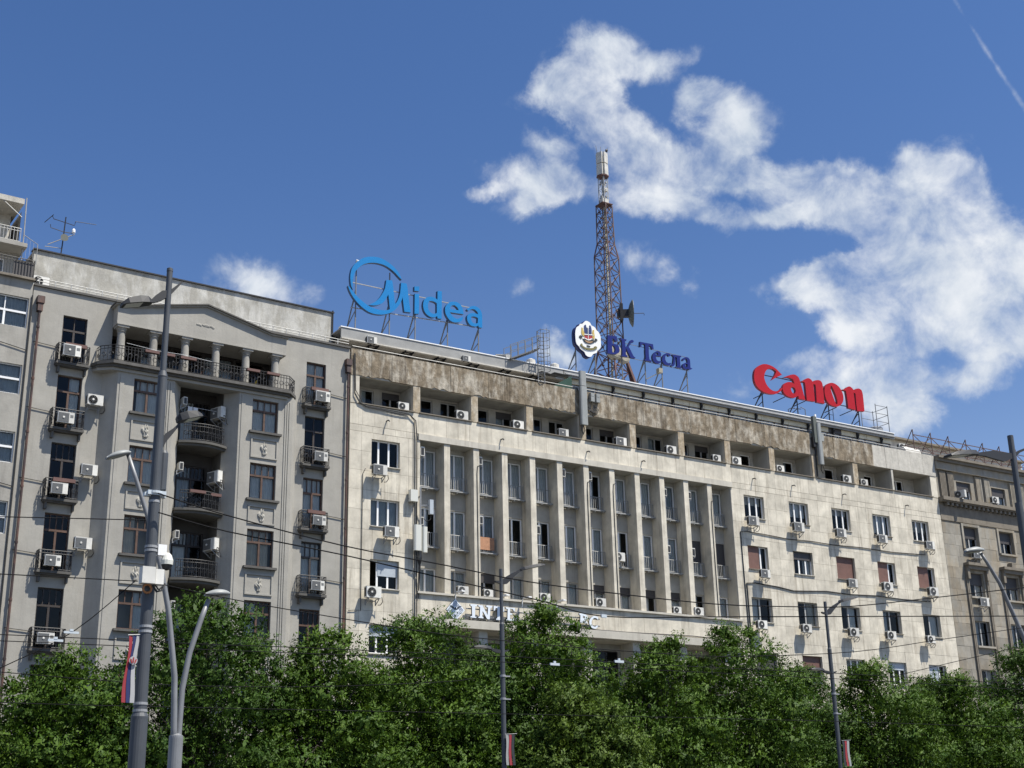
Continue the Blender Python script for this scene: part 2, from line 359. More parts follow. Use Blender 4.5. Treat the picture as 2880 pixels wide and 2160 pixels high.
WORLD = {}
def obj(name, me, parent=None, loc=(0,0,0), rotz=0., frame=None):
    o = bpy.data.objects.new(name, me); COL.objects.link(o)
    o.location = loc; o.rotation_euler = (0, 0, rotz)
    if parent is not None:
        o.parent = parent
        if parent in WORLD:
            o.matrix_parent_inverse = WORLD[parent].inverted() @ (frame if frame is not None else Matrix.Identity(4))
    return o
def part(name, mb, mats, parent, loc=(0,0,0), rotz=0., frame=None, smooth=False):
    return obj(name, mb.mesh(name, mats, smooth), parent, loc, rotz, frame)
def tag(o, label, cat, group=None):
    o['label'] = label; o['category'] = cat
    if group: o['group'] = group
    return o
def thing(name, label, cat, loc=(0,0,0), rotz=0., group=None, local=False):
    """Empty at the thing's base; parts are given in world coordinates unless local."""
    o = bpy.data.objects.new(name, None); COL.objects.link(o); o.empty_display_size = .3
    o.location = loc; o.rotation_euler = (0, 0, rotz)
    if not local: WORLD[o] = Matrix.Translation(loc) @ Matrix.Rotation(rotz, 4, 'Z')
    return tag(o, label, cat, group)
def structure(name, mb, mats):
    o = obj(name, mb.mesh(name, mats)); o['kind'] = 'structure'; return o

def rect_minus(r, ops):
    rs = [r]
    for o in ops:
        nr = []
        for (a, b, c, d) in rs:
            x0, x1, z0, z1 = max(a, o[0]), min(b, o[1]), max(c, o[2]), min(d, o[3])
            if x0 >= x1 or z0 >= z1: nr.append((a, b, c, d)); continue
            if a < x0: nr.append((a, x0, c, d))
            if x1 < b: nr.append((x1, b, c, d))
            if c < z0: nr.append((x0, x1, c, z0))
            if z1 < d: nr.append((x0, x1, z1, d))
        rs = nr
    return rs
# ------------------------------------------------------------------ ground
g = MB().quad((-1500,-1500,-.02),(1500,-1500,-.02),(1500,1500,-.02),(-1500,1500,-.02)); structure('ground', g, 'paving')
g = MB().quad((-400,-52,-.012),(400,-52,-.012),(400,-20,-.012),(-400,-20,-.012)); structure('road', g, 'asphalt')
g = MB().box(-400,400,-19.9,-.2,-.3,.12); structure('pavement', g, 'paving')
g = MB().box(-400,400,-20.2,-19.9,-.3,.135); structure('kerb', g, 'kerb')
g = MB()
for k in range(-30, 50): g.quad((k*6,-36.1,-.008),(k*6+3,-36.1,-.008),(k*6+3,-35.95,-.008),(k*6,-35.95,-.008))
structure('road_markings', g, 'marking')

# ------------------------------------------------------------------ windows
CACHE = {}
def cached(key, fn):
    if key not in CACHE: CACHE[key] = fn()
    return CACHE[key]
def pane_mesh(w, h):
    w, h = round(w, 3), round(h, 3)
    return cached(('pane', w, h), lambda: MB().quad((0,0,0),(w,0,0),(w,0,h),(0,0,h)).mesh('pane', 'glass'))
def curtain_mesh(w, h, m):
    w, h = round(w, 2), round(h, 2)
    def mk():
        b = MB(); n = max(6, int(w/.05))
        for i in range(n):
            x0, x1 = w*i/n, w*(i+1)/n; y0, y1 = .02*math.sin(i*1.9), .02*math.sin((i+1)*1.9)
            b.quad((x0,y0,0),(x1,y1,0),(x1,y1,h),(x0,y0,h))
        return b.mesh('curtain', m)
    return cached(('cur', w, h, m), mk)
def shutter_mesh(w, h, m):
    w, h = round(w, 2), round(h, 2)
    def mk():
        b = MB(); n = max(2, int(h/.07)); s = h/n
        for i in range(n): b.box(0, w, 0, .02, i*s+.006, (i+1)*s)
        b.box(0, w, .006, .014, 0, h)
        return b.mesh('shutter', m)
    return cached(('shu', w, h, m), mk)
def window(parent, x, y, z, w, h, cols=(.333, .667), transom=0, fmat='white_pvc', t=.065, cur=None, cur_w=(0., 1.), shut=0., shut_x=(0., 1.), smat='shutter_brown', frame=None, skip=(), tcols=None, mt=.05, rng=None):
    """opening lower-left corner (x, z) with its frame standing in plane y; glass, curtain and shutter hang on the frame"""
    key = ('frame', round(w, 2), round(h, 2), cols, transom, fmat, t, tcols, mt)
    zt = h*(1-transom) if transom else h
    def mk():
        b = MB()
        b.box(0, t, 0, .07, 0, h).box(w-t, w, 0, .07, 0, h).box(t, w-t, 0, .07, 0, t).box(t, w-t, 0, .07, h-t, h)
        top = zt-mt if transom else h-t
        if transom:
            b.box(t, w-t, -.012, .07, zt-mt, zt+mt)
            for c in (tcols or cols): b.box(c*w-mt*.45, c*w+mt*.45, .008, .062, zt+mt, h-t)
        for c in cols: b.box(c*w-mt, c*w+mt, -.006, .064, t, top)
        return b.mesh('window', fmat)
    o = obj('window', cached(key, mk), parent, (x, y, z), frame=frame)
    e = [0, *cols, 1]
    for i, (a, b) in enumerate(zip(e, e[1:])):
        x0 = a*w + (t if a == 0 else mt); x1 = b*w - (t if b == 1 else mt)
        if i not in skip: obj('pane', pane_mesh(x1-x0, (zt-mt if transom else h-t)-t), o, (x0, .035, t))
    if transom: obj('pane', pane_mesh(w-2*t, h-t-zt-mt), o, (t, .035, zt+mt))
    if cur:
        a, b = cur_w; obj('curtain', curtain_mesh((b-a)*w-.06, h-.1, cur), o, (a*w+.03, .14, .05))
    if shut:
        a, b = shut_x; obj('shutter', shutter_mesh((b-a)*w-.02, h*shut, smat), o, (a*w+.01, -.035, h*(1-shut)))
    return o

# ------------------------------------------------------------------ main office block
rnd = random.Random(5)
MAIN = thing('office_block', 'long pale stone office block with colonnaded middle and stained brown parapet', 'building', (52, 0, 0))
X0, X1 = 29.40, 75.40
LOG = [(29.93,33.22),(33.67,36.95),(37.40,40.67),(41.14,44.45),(44.90,48.18),(48.64,51.95),(52.42,55.72),(56.20,59.50),(59.98,63.32),(63.80,67.12),(67.58,70.84),(71.03,74.77)]
ZL0, ZL1 = 24.53, 26.06
FINS = [35.18+1.885*k for k in range(11)]
FW = .37
CX0, CX1, CZ0, CZ1 = 33.69, 55.95, 14.57, 22.94
RC = [57.02, 60.88, 64.68, 68.50, 72.34]
WW = 1.69
RZ = [(21.15,22.61),(17.84,19.33),(14.54,16.05),(11.17,12.65),(7.85,9.35)]
win_ops = []
for (a, b) in RZ:
    for x in RC: win_ops.append((x, x+WW, a, b))
for (a, b) in RZ: win_ops.append((30.71, 32.42, a, b))
log_ops = [(a, b, ZL0, ZL1, .18) for a, b in LOG]
col_op = (CX0, CX1, CZ0, CZ1, .9)
LOWX = [34.4+3.45*k for k in range(6)]
low_ops = [(x, x+2.9, 8.9, 12.7, 1.2) for x in LOWX]
shop_ops = [(30.4+4.55*k, 33.9+4.55*k, .4, 4.2, .5) for k in range(10)]
b = MB()
b.facade(X0, X1, 0, 27.45, win_ops + log_ops + [col_op] + low_ops + shop_ops, 0, .26)
b.quad((X1,0,0),(X1,16,0),(X1,16,27.45),(X1,0,27.45)); b.quad((X0,16,0),(X0,0,0),(X0,0,27.45),(X0,16,27.45)); b.quad((X1,16,0),(X0,16,0),(X0,16,27.45),(X1,16,27.45))
WALL = part('wall', b, 'limestone_plain', MAIN)
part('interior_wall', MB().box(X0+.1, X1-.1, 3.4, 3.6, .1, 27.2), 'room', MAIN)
part('roof_deck', MB().box(X0+.02, X1-.02, .3, 15.9, 27.3, 27.42), 'roof_grey', MAIN)

# stone cladding, slab by slab
cells = []
def clad(x0, x1, z0, z1, nx, nz, ops, jitter=.0):
    for j in range(nz):
        za, zb = z0+(z1-z0)*j/nz, z0+(z1-z0)*(j+1)/nz
        for i in range(nx):
            xa, xb = x0+(x1-x0)*i/nx, x0+(x1-x0)*(i+1)/nx
            rs = rect_minus((xa+.005, xb-.005, za+.005, zb-.005), ops)
            rs = [r for r in rs if r[1]-r[0] > .03 and r[3]-r[2] > .03]
            if rs: cells.append(rs)
clad(X0, CX0-.02, 8.0, 22.94, 6, 14, win_ops); clad(CX1+.02, X1, 8.0, 22.94, 26, 14, win_ops)
clad(X0, X1, 23.32, 24.46, 62, 1, []); clad(X0, 33.5, 22.95, 23.31, 6, 1, []); clad(56.1, X1, 22.95, 23.31, 26, 1, [])
clad(CX0, CX1, 13.28, 14.44, 24, 1, [])
cells.sort(key=lambda rs: math.hypot(rs[0][0], 63))
# the 300 largest in view stay single slabs
def area(rs): return sum((r[1]-r[0])*(r[3]-r[2]) for r in rs)
cells.sort(key=lambda rs: -area(rs)/((rs[0][0]**2+63**2)))
def slab(b, rs, y):
    for r in rs: b.box(r[0], r[1], y, 0, r[2], r[3], skip='k')
for i, rs in enumerate(cells[:300]):
    part('stone_panel', (lambda b: (slab(b, rs, -.034-.008*rnd.random()), b)[1])(MB()), 'limestone', WALL)
rest = MB()
for rs in cells[300:]: slab(rest, rs, -.034-.008*rnd.random())
ro = part('stone_panels', rest, 'limestone', WALL); ro['kind'] = 'stuff'

# parapet slabs above the loggias
n = 37
for i in range(n):
    xa = X0 + (X1-X0)*i/n; xb = X0 + (X1-X0)*(i+1)/n
    pale = xa > 68.0
    dz = rnd.random()*.10*(rnd.random() < .5)
    q = MB(); y = -.06-.03*rnd.random()
    if not pale and rnd.random() < .45:      # broken lower edge
        k = 7; xs = [xa+.006+(xb-xa-.012)*j/k for j in range(k+1)]; zz = [ZL1+.14*rnd.random()*(0 < j < k) for j in range(k+1)]
        for j in range(k):
            q.quad((xs[j],y,zz[j]),(xs[j+1],y,zz[j+1]),(xs[j+1],y,27.6),(xs[j],y,27.6)); q.quad((xs[j],y,zz[j]),(xs[j],0,zz[j]),(xs[j+1],0,zz[j+1]),(xs[j+1],y,zz[j+1]))
        q.quad((xs[0],y,27.6),(xs[-1],y,27.6),(xs[-1],.02,27.6),(xs[0],.02,27.6)); q.quad((xs[0],.02,ZL1),(xs[0],y,ZL1),(xs[0],y,27.6),(xs[0],.02,27.6)); q.quad((xs[-1],y,ZL1),(xs[-1],.02,ZL1),(xs[-1],.02,27.6),(xs[-1],y,27.6))
    else:
        q.box(xa+.006, xb-.006, y, .02, ZL1+dz*.3, 27.6)
    part('parapet_panel', q, 'concrete_pale' if pale else 'concrete_stained', MAIN)
part('parapet_cap', MB().box(X0, X1, -.02, .30, 27.43, 27.585), 'concrete_stained', MAIN)
part('parapet_rail', MB().tube([(X0+.1,.05,27.78),(X1-.2,.05,27.78)], .025, 5), 'rail_grey', MAIN)
edges = [X0] + [v for p in LOG for v in p] + [X1]
for k in range(0, len(edges), 2):
    a, c = edges[k], edges[k+1]
    part('pier', MB().box(a+.004, c-.004, -.045, 0, ZL0-.02, ZL1-.004, skip='k'), 'limestone' if k in (0, 24) else ('pier_stained' if c < 68 else 'concrete_pale'), MAIN)
for (a, c) in LOG: part('sill', MB().box(a-.06, c+.06, -.13, .06, ZL0-.045, ZL0+.01), 'sandstone_dark', MAIN)
# loggia rear walls with a small window and a wide one
for k, (a, c) in enumerate(LOG):
    W_ = c-a
    if k < 7: ops = [(a+.85, a+1.62, 24.9, 25.93), (a+2.12, c-.05, 24.7, 25.94)]
    elif k < 11: ops = [(a+1.0, a+1.5, 24.8, 25.9), (a+2.2, c-.25, 24.7, 25.86)]
    else: ops = [(a+1.35, a+2.65, 24.7, 25.86)]
    part('loggia_wall', MB().facade(a, c, 23.5, ZL1, ops, 1.5, .12), 'recess_plaster' if k < 7 else 'concrete_pale', MAIN)
    lz = MB(); A, Bq, z0, z1 = a-.003, c+.003, 23.5, ZL1+.003
    lz.quad((A,.181,z0),(A,.181,z1),(A,1.5,z1),(A,1.5,z0)); lz.quad((Bq,.181,z0),(Bq,1.5,z0),(Bq,1.5,z1),(Bq,.181,z1)); lz.quad((A,.181,z1),(Bq,.181,z1),(Bq,1.5,z1),(A,1.5,z1)); lz.quad((A,.181,z0),(A,1.5,z0),(Bq,1.5,z0),(Bq,.181,z0)); lz.quad((A,.181,z0),(Bq,.181,z0),(Bq,.181,ZL0),(A,.181,ZL0))
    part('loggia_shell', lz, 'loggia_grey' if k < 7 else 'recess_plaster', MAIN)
    for j, o in enumerate(ops):
        w = o[1]-o[0]
        window(MAIN, o[0], 1.58, o[2], w, o[3]-o[2], cols=(.5,) if w > .9 else (), fmat='grey_frame' if k < 7 else 'white_pvc', cur=('curtain_blue' if (k+j) % 3 == 0 else None), cur_w=(0, .5), shut=.32 if (k < 7 and j == 1 and k % 2 == 0) else 0, smat='shutter_dark')

# colonnade
for x in FINS: part('pillar', MB().box(x, x+FW, -.045, .895, CZ0+.004, CZ1-.004), 'limestone', MAIN)
part('frieze', MB().box(CX0-.14, CX1+.14, -.11, 0, CZ1+.01, 23.30, skip='k'), 'limestone_plain', MAIN)
part('ledge', MB().box(CX0-.2, CX1+.2, -.17, 0, 14.45, 14.565), 'limestone_plain', MAIN)
bays = list(zip([CX0]+[x+FW for x in FINS], FINS+[CX1]))
CROW = [(20.5,22.72),(17.2,19.43),(14.62,16.05)]
ops = [(a+.03, c-.03, z0, z1) for (a, c) in bays for (z0, z1) in CROW]
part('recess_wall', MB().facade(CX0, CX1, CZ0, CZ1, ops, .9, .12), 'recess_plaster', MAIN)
def railing_mesh(w, h=.82):
    def mk():
        b = MB(); b.tube([(0,0,h),(w,0,h)], .02, 5); b.tube([(0,0,.1),(w,0,.1)], .016, 5)
        n = int(w/.13)
        for i in range(n+1):
            x = .02+(w-.04)*i/n; b.box(x-.014, x+.014, -.012, .012, .1, h)
        b.box(-.03, w+.03, -.2, .18, -.06, 0)
        for x in (.1, w*.5, w-.1): b.box(x-.02, x+.02, -.18, .1, -.13, -.06)
        return b.mesh('railing', 'rail_grey')
    return cached(('rail', round(w, 2)), mk)
for k, (a, c) in enumerate(bays):
    for r, (z0, z1) in enumerate(CROW):
        w = c-a-.06
        shut, sm = 0, 'shutter_dark'
        if r == 1 and k in (10, 11): shut, sm = .62, 'shutter_dark'
        if r == 2 and k in (2, 6, 7, 8, 9): shut, sm = .35, 'shutter_dark'
        cur = (None, 'curtain', 'curtain', 'curtain', 'curtain', 'curtain', 'curtain', 'curtain_blue')[rnd.randrange(8)]
        cw = ((0, .75), (.3, 1), (0, 1), (0, 1), (0, 1))[rnd.randrange(5)]
        window(MAIN, a+.03, .98, z0, w, z1-z0, cols=(.55,), fmat='white_pvc' if r < 2 or k in (0, 11) else 'grey_frame', t=.075, cur=cur, cur_w=cw, shut=shut, smat=sm)
        if r < 2: obj('railing', railing_mesh(round(c-a-.1, 2)), MAIN, (a+.05, .68, z0-.02))
b = MB().box(bays[2][0]+.06, bays[2][1]-.2, .62, .635, 17.36, 18.08); part('rug', b, 'cloth_rust', MAIN)
# lower storeys, mostly behind the trees
part('canopy', MB().box(CX0-.1, CX1+.1, -.38, 0, 12.75, 13.18), 'limestone_plain', MAIN)
for o in low_ops:
    part('loggia_wall', MB().facade(o[0], o[1], 8.9, 12.7, [(o[0]+.2, o[1]-.2, 9.1, 12.3)], 1.2, .1), 'recess_plaster', MAIN)
    window(MAIN, o[0]+.2, 1.26, 9.1, 2.5, 3.2, cols=(.333, .667), transom=.3, fmat='dark_wood')
part('string_course', MB().box(X0, X1, -.2, 0, 7.35, 7.75), 'limestone_plain', MAIN)
part('shop_fascia', MB().box(X0+.2, X1-.2, -.6, 0, 4.5, 5.2), 'shutter_dark', MAIN)
for o in shop_ops: window(MAIN, o[0], .4, o[2], o[1]-o[0], o[3]-o[2], cols=(.25, .5, .75), fmat='dark_wood')

# wing windows
CFG = {}
for c in range(5): CFG[(0, c)] = dict()
CFG[(1,0)] = dict(shut=1., shut_x=(0,.62), cur=None); CFG[(1,1)] = dict(shut=.35, smat='shutter_dark', cur='curtain', cur_w=(.6,1)); CFG[(1,2)] = dict(shut=1.)
CFG[(1,3)] = dict(shut=1., shut_x=(0,.66)); CFG[(1,4)] = dict(shut=1., shut_x=(0,.72))
for c in range(5): CFG[(2, c)] = dict(cols=(.47,), fmat='grey_frame', cur=('curtain', 'curtain_warm', 'curtain', 'curtain_blue', 'curtain')[c], cur_w=((.0,.45), (.6,1), (.45,.9), (.0,.4), (.5,1))[c])
CFG[(3,0)] = dict(shut=.7, smat='shutter_dark'); CFG[(3,1)] = dict(cols=(.5,), fmat='grey_frame', shut=.6, smat='shutter_brown'); CFG[(3,2)] = dict(); CFG[(3,3)] = dict(shut=.33, smat='shutter_grey'); CFG[(3,4)] = dict(shut=1., shut_x=(0,.62), smat='shutter_grey')
for r, (z0, z1) in enumerate(RZ):
    for c, x in enumerate(RC):
        kw = dict(CFG.get((r, c), {})); kw.setdefault('cols', (.36, .70))
        w_ = window(MAIN, x, .17, z0, WW, z1-z0, **kw)
        if r in (0, 3) and not kw.get('shut'):
            bh = (.35, .6, .25, .8, .5)[(c+r) % 5]; obj('blind', curtain_mesh(WW-.2, (z1-z0)*bh, 'curtain' if c % 2 else 'curtain_warm'), w_, (.1, .16, (z1-z0)*(1-bh)-.05))
        part('sill', MB().box(x-.04, x+WW+.04, -.12, .15, z0-.05, z0-.005), 'sandstone_dark' if (r+c) % 2 else 'limestone_plain', MAIN)
LW = [dict(), dict(cur='curtain_blue'), dict(shut=.55, shut_x=(.3,1), smat='shutter_grey', skip=(0,)), dict(shut=.4, smat='shutter_grey'), dict()]
for r, (z0, z1) in enumerate(RZ):
    kw = dict(LW[r]); kw.setdefault('cols', (.30, .66)); window(MAIN, 30.71, .17, z0, 1.71, z1-z0, **kw)
    part('sill', MB().box(30.67, 32.46, -.12, .15, z0-.05, z0-.005), 'limestone_plain', MAIN)
# cables, hooks
def cable(pts, r=.018, parent=MAIN, m='black_plastic', frame=None): return part('cable', MB().tube(pts, r, 5), m, parent, frame=frame)
cable([(29.55,-.12,27.3),(29.6,-.12,26.2),(29.62,-.12,25.0),(29.9,-.12,24.55),(30.4,-.12,24.35),(31.3,-.12,24.32),(32.2,-.12,24.25),(33.0,-.12,24.28),(33.35,-.12,24.0),(33.42,-.12,23.0),(33.42,-.12,18.0),(33.45,-.12,11.0)], .03)
cable([(29.62,-.10,27.3),(29.68,-.1,25.2),(30.2,-.1,24.42),(32.9,-.1,24.36),(33.27,-.1,24.0),(33.3,-.1,12.0)], .022)
cable([(56.6,-.08,12.0),(56.55,-.08,16.0),(56.5,-.08,20.15),(57.0,-.08,20.2),(58.5,-.08,20.15),(60.5,-.08,20.05),(62.5,-.08,20.1),(64.5,-.08,20.05),(67,-.08,20.12),(70,-.08,20.08),(73.3,-.08,20.2)], .03)
cable([(56.75,-.08,12.0),(56.7,-.08,16.9),(57.4,-.08,16.95),(59.3,-.08,16.85),(60.6,-.08,16.7),(61.4,-.08,16.75),(63.5,-.08,16.9),(65.5,-.08,16.85),(68,-.08,16.95),(70.5,-.08,16.9),(73.2,-.08,16.95)], .035)
cable([(30.35,-.08,20.9),(30.2,-.08,20.6),(30.2,-.08,17.2),(30.2,-.08,13.3),(29.5,-.08,13.25)], .02)
cable([(33.7,-.2,13.22),(40,-.2,13.25),(47,-.2,13.22),(52,-.2,13.3),(55.8,-.2,13.2)], .03)
for x, z in ((31.6,23.75),(38.9,23.72),(44.9,23.8),(49.0,23.75),(57.9,23.75),(61.3,23.7),(65.9,23.65),(71.9,23.55)):
    part('wall_hook', MB().tube([(x,0,z),(x,-.28,z-.02),(x+.02,-.34,z-.1)], .035, 6), 'iron', MAIN)
for (k, z) in ((2, 22.0), (6, 22.0), (7, 22.1), (11, 21.9)):
    x = bays[k][0]-.12 if k else bays[k][0]
    cable([(x+.2,-.02,z),(x,-.07,z-.08),(x-.04,-.07,z-.5),(x-.03,-.07,18.0),(x-.02,-.07,14.6)], .022)

# penthouse and roof edge
b = MB(); b.box(29.1, 72.4, .74, 15, 28.98, 29.03); part('roof_slab', b, 'roof_grey', MAIN)
part('roof_edge', MB().box(29.05, 72.45, .62, .95, 29.032, 29.09), 'roof_white', MAIN)
part('fascia', MB().box(29.1, 43.9, .66, .735, 28.42, 29.03), 'roof_metal', MAIN); part('fascia_lip', MB().box(29.08, 43.92, .56, .74, 28.34, 28.418), 'concrete_pale', MAIN)
part('fascia', MB().box(43.95, 72.4, .66, .735, 28.62, 29.03), 'roof_metal', MAIN)
part('gutter', MB().tube([(44,.60,28.78),(72.4,.60,28.78)], .05, 6), 'galvanised', MAIN)
for k in range(10):
    part('soffit_board', MB().box(29.15, 43.9, .76+.15*k, .895+.15*k, 28.355-.012*(k % 2), 28.39), 'corrugated', MAIN)
for x in (30.9, 33.1, 35.2, 37.4, 39.6, 41.7):
    q = MB()
    for dx in (0, .5): q.bar((x+dx,.6,28.30), (x+dx,1.9,28.06), .05); q.bar((x+dx,.6,28.32), (x+dx,2.1,28.33), .05)
    for t in (.15, .45, .75): q.bar((x,.6+1.4*t,28.32), (x+.5,.6+1.4*t,28.32-.24*t), .035); q.bar((x+.5,.6+1.4*t,28.32), (x,.6+1.4*t,28.32-.24*t), .035)
    part('bracket', q, 'iron', MAIN)
n = 23
for k in range(n):
    x = 44+28.3*k/n; part('soffit_panel', MB().box(x+.015, x+28.3/n-.015, .90, .96, 28.33, 28.66), 'soffit_cream' if k != 18 else 'shutter_dark', MAIN)
pops = [(44.2+1.22*k, 45.24+1.22*k, 27.75, 28.28) for k in range(23)]
part('penthouse_wall', MB().facade(43.95, 72.3, 27.42, 28.66, pops, .98, .1).facade(29.2, 43.95, 27.42, 28.66, [], 2.3, .1).quad((43.95,.98,27.42),(43.95,2.3,27.42),(43.95,2.3,28.66),(43.95,.98,28.66)).quad((72.3,.98,27.42),(72.3,14,27.42),(72.3,14,29),(72.3,.98,29)), 'shutter_dark', MAIN)
part('interior_wall', MB().box(44.1, 72.0, 4.0, 4.1, 27.43, 28.97), 'interior', MAIN)
for o in pops: window(MAIN, o[0], 1.0, o[2], o[1]-o[0], o[3]-o[2], cols=(), fmat='shutter_grey', t=.05, cur='curtain_blue')
for k in range(12): part('bracket', MB().box(45.3+2.35*k, 45.42+2.35*k, .74, .9, 28.0, 28.62).tube([(45.36+2.35*k,.66,28.5),(45.36+2.35*k,.9,28.05)], .04, 5), 'iron', MAIN)

# ------------------------------------------------------------------ grey apartment house on the left
FL = Matrix.Translation((29.35, 0, 0)) @ Matrix.Rotation(R(2), 4, 'Z')
GREY = thing('apartment_house', 'grey rendered apartment house with pediment, columns and curved iron balconies', 'building', (21, -.3, 0), R(2))
S0 = -16.95
FRENCH = [(24.0-.1,26.35),(20.65,23.32),(17.25,19.97),(13.9,16.6),(10.4,13.15),(7.0,9.7)]
lops = [(-15.44,-14.27,a,c) for a, c in FRENCH] + [(-2.56,-1.42,a,c) for a, c in FRENCH]
top_l = (-13.02,-4.18,24.15,26.25,.02)
mid_l = (-9.4,-7.1,3.5,23.9,.02)
b = MB()
b.facade(S0, -.02, 0, 27.55, lops+[top_l, mid_l], 0, .22)
b.quad((-.02,0,0),(-.02,14,0),(-.02,14,27.5),(-.02,0,27.5)); b.quad((S0,14,0),(S0,0,0),(S0,0,27.5),(S0,14,27.5)); b.quad((-.02,14,0),(S0,14,0),(S0,14,27.5),(-.02,14,27.5))
GW = part('wall', b, 'plaster_grey', GREY, frame=FL)
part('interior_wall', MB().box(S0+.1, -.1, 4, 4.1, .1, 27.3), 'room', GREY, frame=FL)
part('roof_deck', MB().box(S0+.05, -.05, .05, 13.9, 27.3, 27.5), 'roof_grey', GREY, frame=FL)
part('attic_wall', MB().box(S0+.3, -.12, 2.0, 2.3, 27.5, 30.30), 'plaster_attic', GREY, frame=FL)
part('attic_coping', MB().box(S0+.25, -.06, 1.9, 2.4, 30.302, 30.37), 'iron', GREY, frame=FL)
part('attic_roof', MB().box(S0+.3, -.12, 2.31, 13.8, 30.1, 30.29), 'roof_grey', GREY, frame=FL)
part('eave', MB().box(S0, -.02, -.10, .3, 27.555, 27.66), 'trim_dark', GREY, frame=FL)
q = MB()
for z in (27.82, 27.97): q.tube([(S0+.1,-.02,z),(-.1,-.02,z)], .022, 5)
for k in range(22): q.box(S0+.2+.76*k, S0+.24+.76*k, -.04, 0, 27.66, 27.97)
part('roof_railing', q, 'rail_grey', GREY, frame=FL)
q = MB()
for z, y in ((27.75,.9),(28.1,1.5)): q.tube([(S0+.3,y,z),(-.3,y,z)], .03, 5)
part('roof_pipes', q, 'roof_white', GREY, frame=FL)
# bays with chamfered sides
BAYW = [(21.80,23.50),(18.30,20.14),(14.90,16.75),(11.42,13.22),(7.95,9.75)]
for (sa, sb, wa, wb) in ((-13.35,-9.4,-12.0,-10.58), (-7.1,-3.03,-5.84,-4.42)):
    b = MB(); fa, fb = sa+.54, sb-.57; D_ = -.75
    b.facade(fa, fb, 3.5, 23.9, [(wa, wb, z0, z1) for z0, z1 in BAYW], D_, .2)
    b.quad((sa,0,3.5),(fa,D_,3.5),(fa,D_,23.9),(sa,0,23.9)); b.quad((fb,D_,3.5),(sb,0,3.5),(sb,0,23.9),(fb,D_,23.9))
    b.quad((sa,0,23.9),(fa,D_,23.9),(fb,D_,23.9),(sb,0,23.9)); b.quad((sa,0,3.5),(sb,0,3.5),(fb,D_,3.5),(fa,D_,3.5))
    part('bay', b, 'plaster_grey', GREY, frame=FL)
    # grooved pilaster strips
    for s in ((fb-.42, fb-.30, fb-.18) if sa < -9 else (fb-.42, fb-.30, fb-.18)):
        part('pilaster_strip', MB().box(s-.04, s+.04, -.79, -.745, 3.6, 23.6), 'plaster_grey', GREY, frame=FL)
    part('pilaster_strip', MB().box(fa+.12, fa+.32, -.78, -.747, 3.6, 23.6), 'plaster_grey', GREY, frame=FL)
    for k, (z0, z1) in enumerate(BAYW):
        window(GREY, wa, -.62, z0, wb-wa, z1-z0, cols=(.5,), transom=.34, tcols=(.25, .5, .75), fmat='brown_wood', t=.06, cur=('curtain', 'curtain', 'curtain_warm', 'curtain', 'curtain')[k], cur_w=(((.15,.9),(0,1),(0,.45),(.5,.95),(.6,.9)) if sa < -9 else ((0,1),(.1,1),(0,.9),(.1,.5),(.05,.5)))[k], frame=FL)
        part('sill', MB().box(wa-.16, wb+.16, -.95, -.75, z0-.13, z0-.02), 'trim_dark', GREY, frame=FL)
        if k < 4:
            pz0, pz1 = BAYW[k+1][1]+.27, z0-.36
            q = MB(); a, c = wa-.02, wb+.02
            for (x0, x1, za, zb) in ((a,c,pz1-.07,pz1),(a,c,pz0,pz0+.07),(a,a+.07,pz0+.07,pz1-.07),(c-.07,c,pz0+.07,pz1-.07)): q.box(x0, x1, -.81, -.748, za, zb)
            P = part('relief_panel', q, 'plaster_grey', GREY, frame=FL)
            # carved figure
            q = MB(); cx, cz = (a+c)/2, (pz0+pz1)/2; n, mm = 14, 16; rr = random.Random(k*7+int(sa*3))
            pts = []
            for i in range(mm+1):
                t = i/mm; z = cz-.33+.66*t; wv = .16*math.sin(math.pi*(.06+.88*t))**.6*(1+.25*math.sin(t*13+k))
                for j in range(n+1):
                    u = -1+2*j/n; dy = .11*math.sqrt(max(0, 1-u*u))*(.7+.5*math.sin(u*7+t*11)*math.cos(t*9))
                    pts.append((cx+wv*u+.03*math.sin(t*8), -.75-max(0, dy), z))
            base = 0; q.v = pts
            for i in range(mm):
                for j in range(n):
                    q.f.append((i*(n+1)+j, i*(n+1)+j+1, (i+1)*(n+1)+j+1, (i+1)*(n+1)+j)); q.m.append(0)
            part('relief_figure', q, 'relief_stone', P, smooth=True)
# small french balconies
def scroll(b, p0, d, r):
    b.tube([(p0[0]+d[0]*r*math.cos(t), p0[1]+d[1]*r*math.cos(t), p0[2]+r*math.sin(t)) for t in [k*math.pi/4 for k in range(9)]], .016, 4, caps=False)
def rail_path(b, path, h, step=.11, z=0., curls=True):
    for z_ in (h, h-.14, .06):
        b.tube([(x, y, z+z_) for x, y in path], .016 if z_ < h else .022, 5)
    for (x0, y0), (x1, y1) in zip(path, path[1:]):
        L_ = math.hypot(x1-x0, y1-y0); n = max(1, int(L_/step))
        for i in range(n+1):
            t = i/n; x, y = x0+(x1-x0)*t, y0+(y1-y0)*t
            b.box(x-.012, x+.012, y-.012, y+.012, z+.06, z+h)
        if curls:
            m = max(1, int(L_/.3))
            for i in range(m): 
                t = (i+.5)/m; scroll(b, (x0+(x1-x0)*t, y0+(y1-y0)*t, z+h*.45), ((x1-x0)/L_, (y1-y0)/L_), .11)
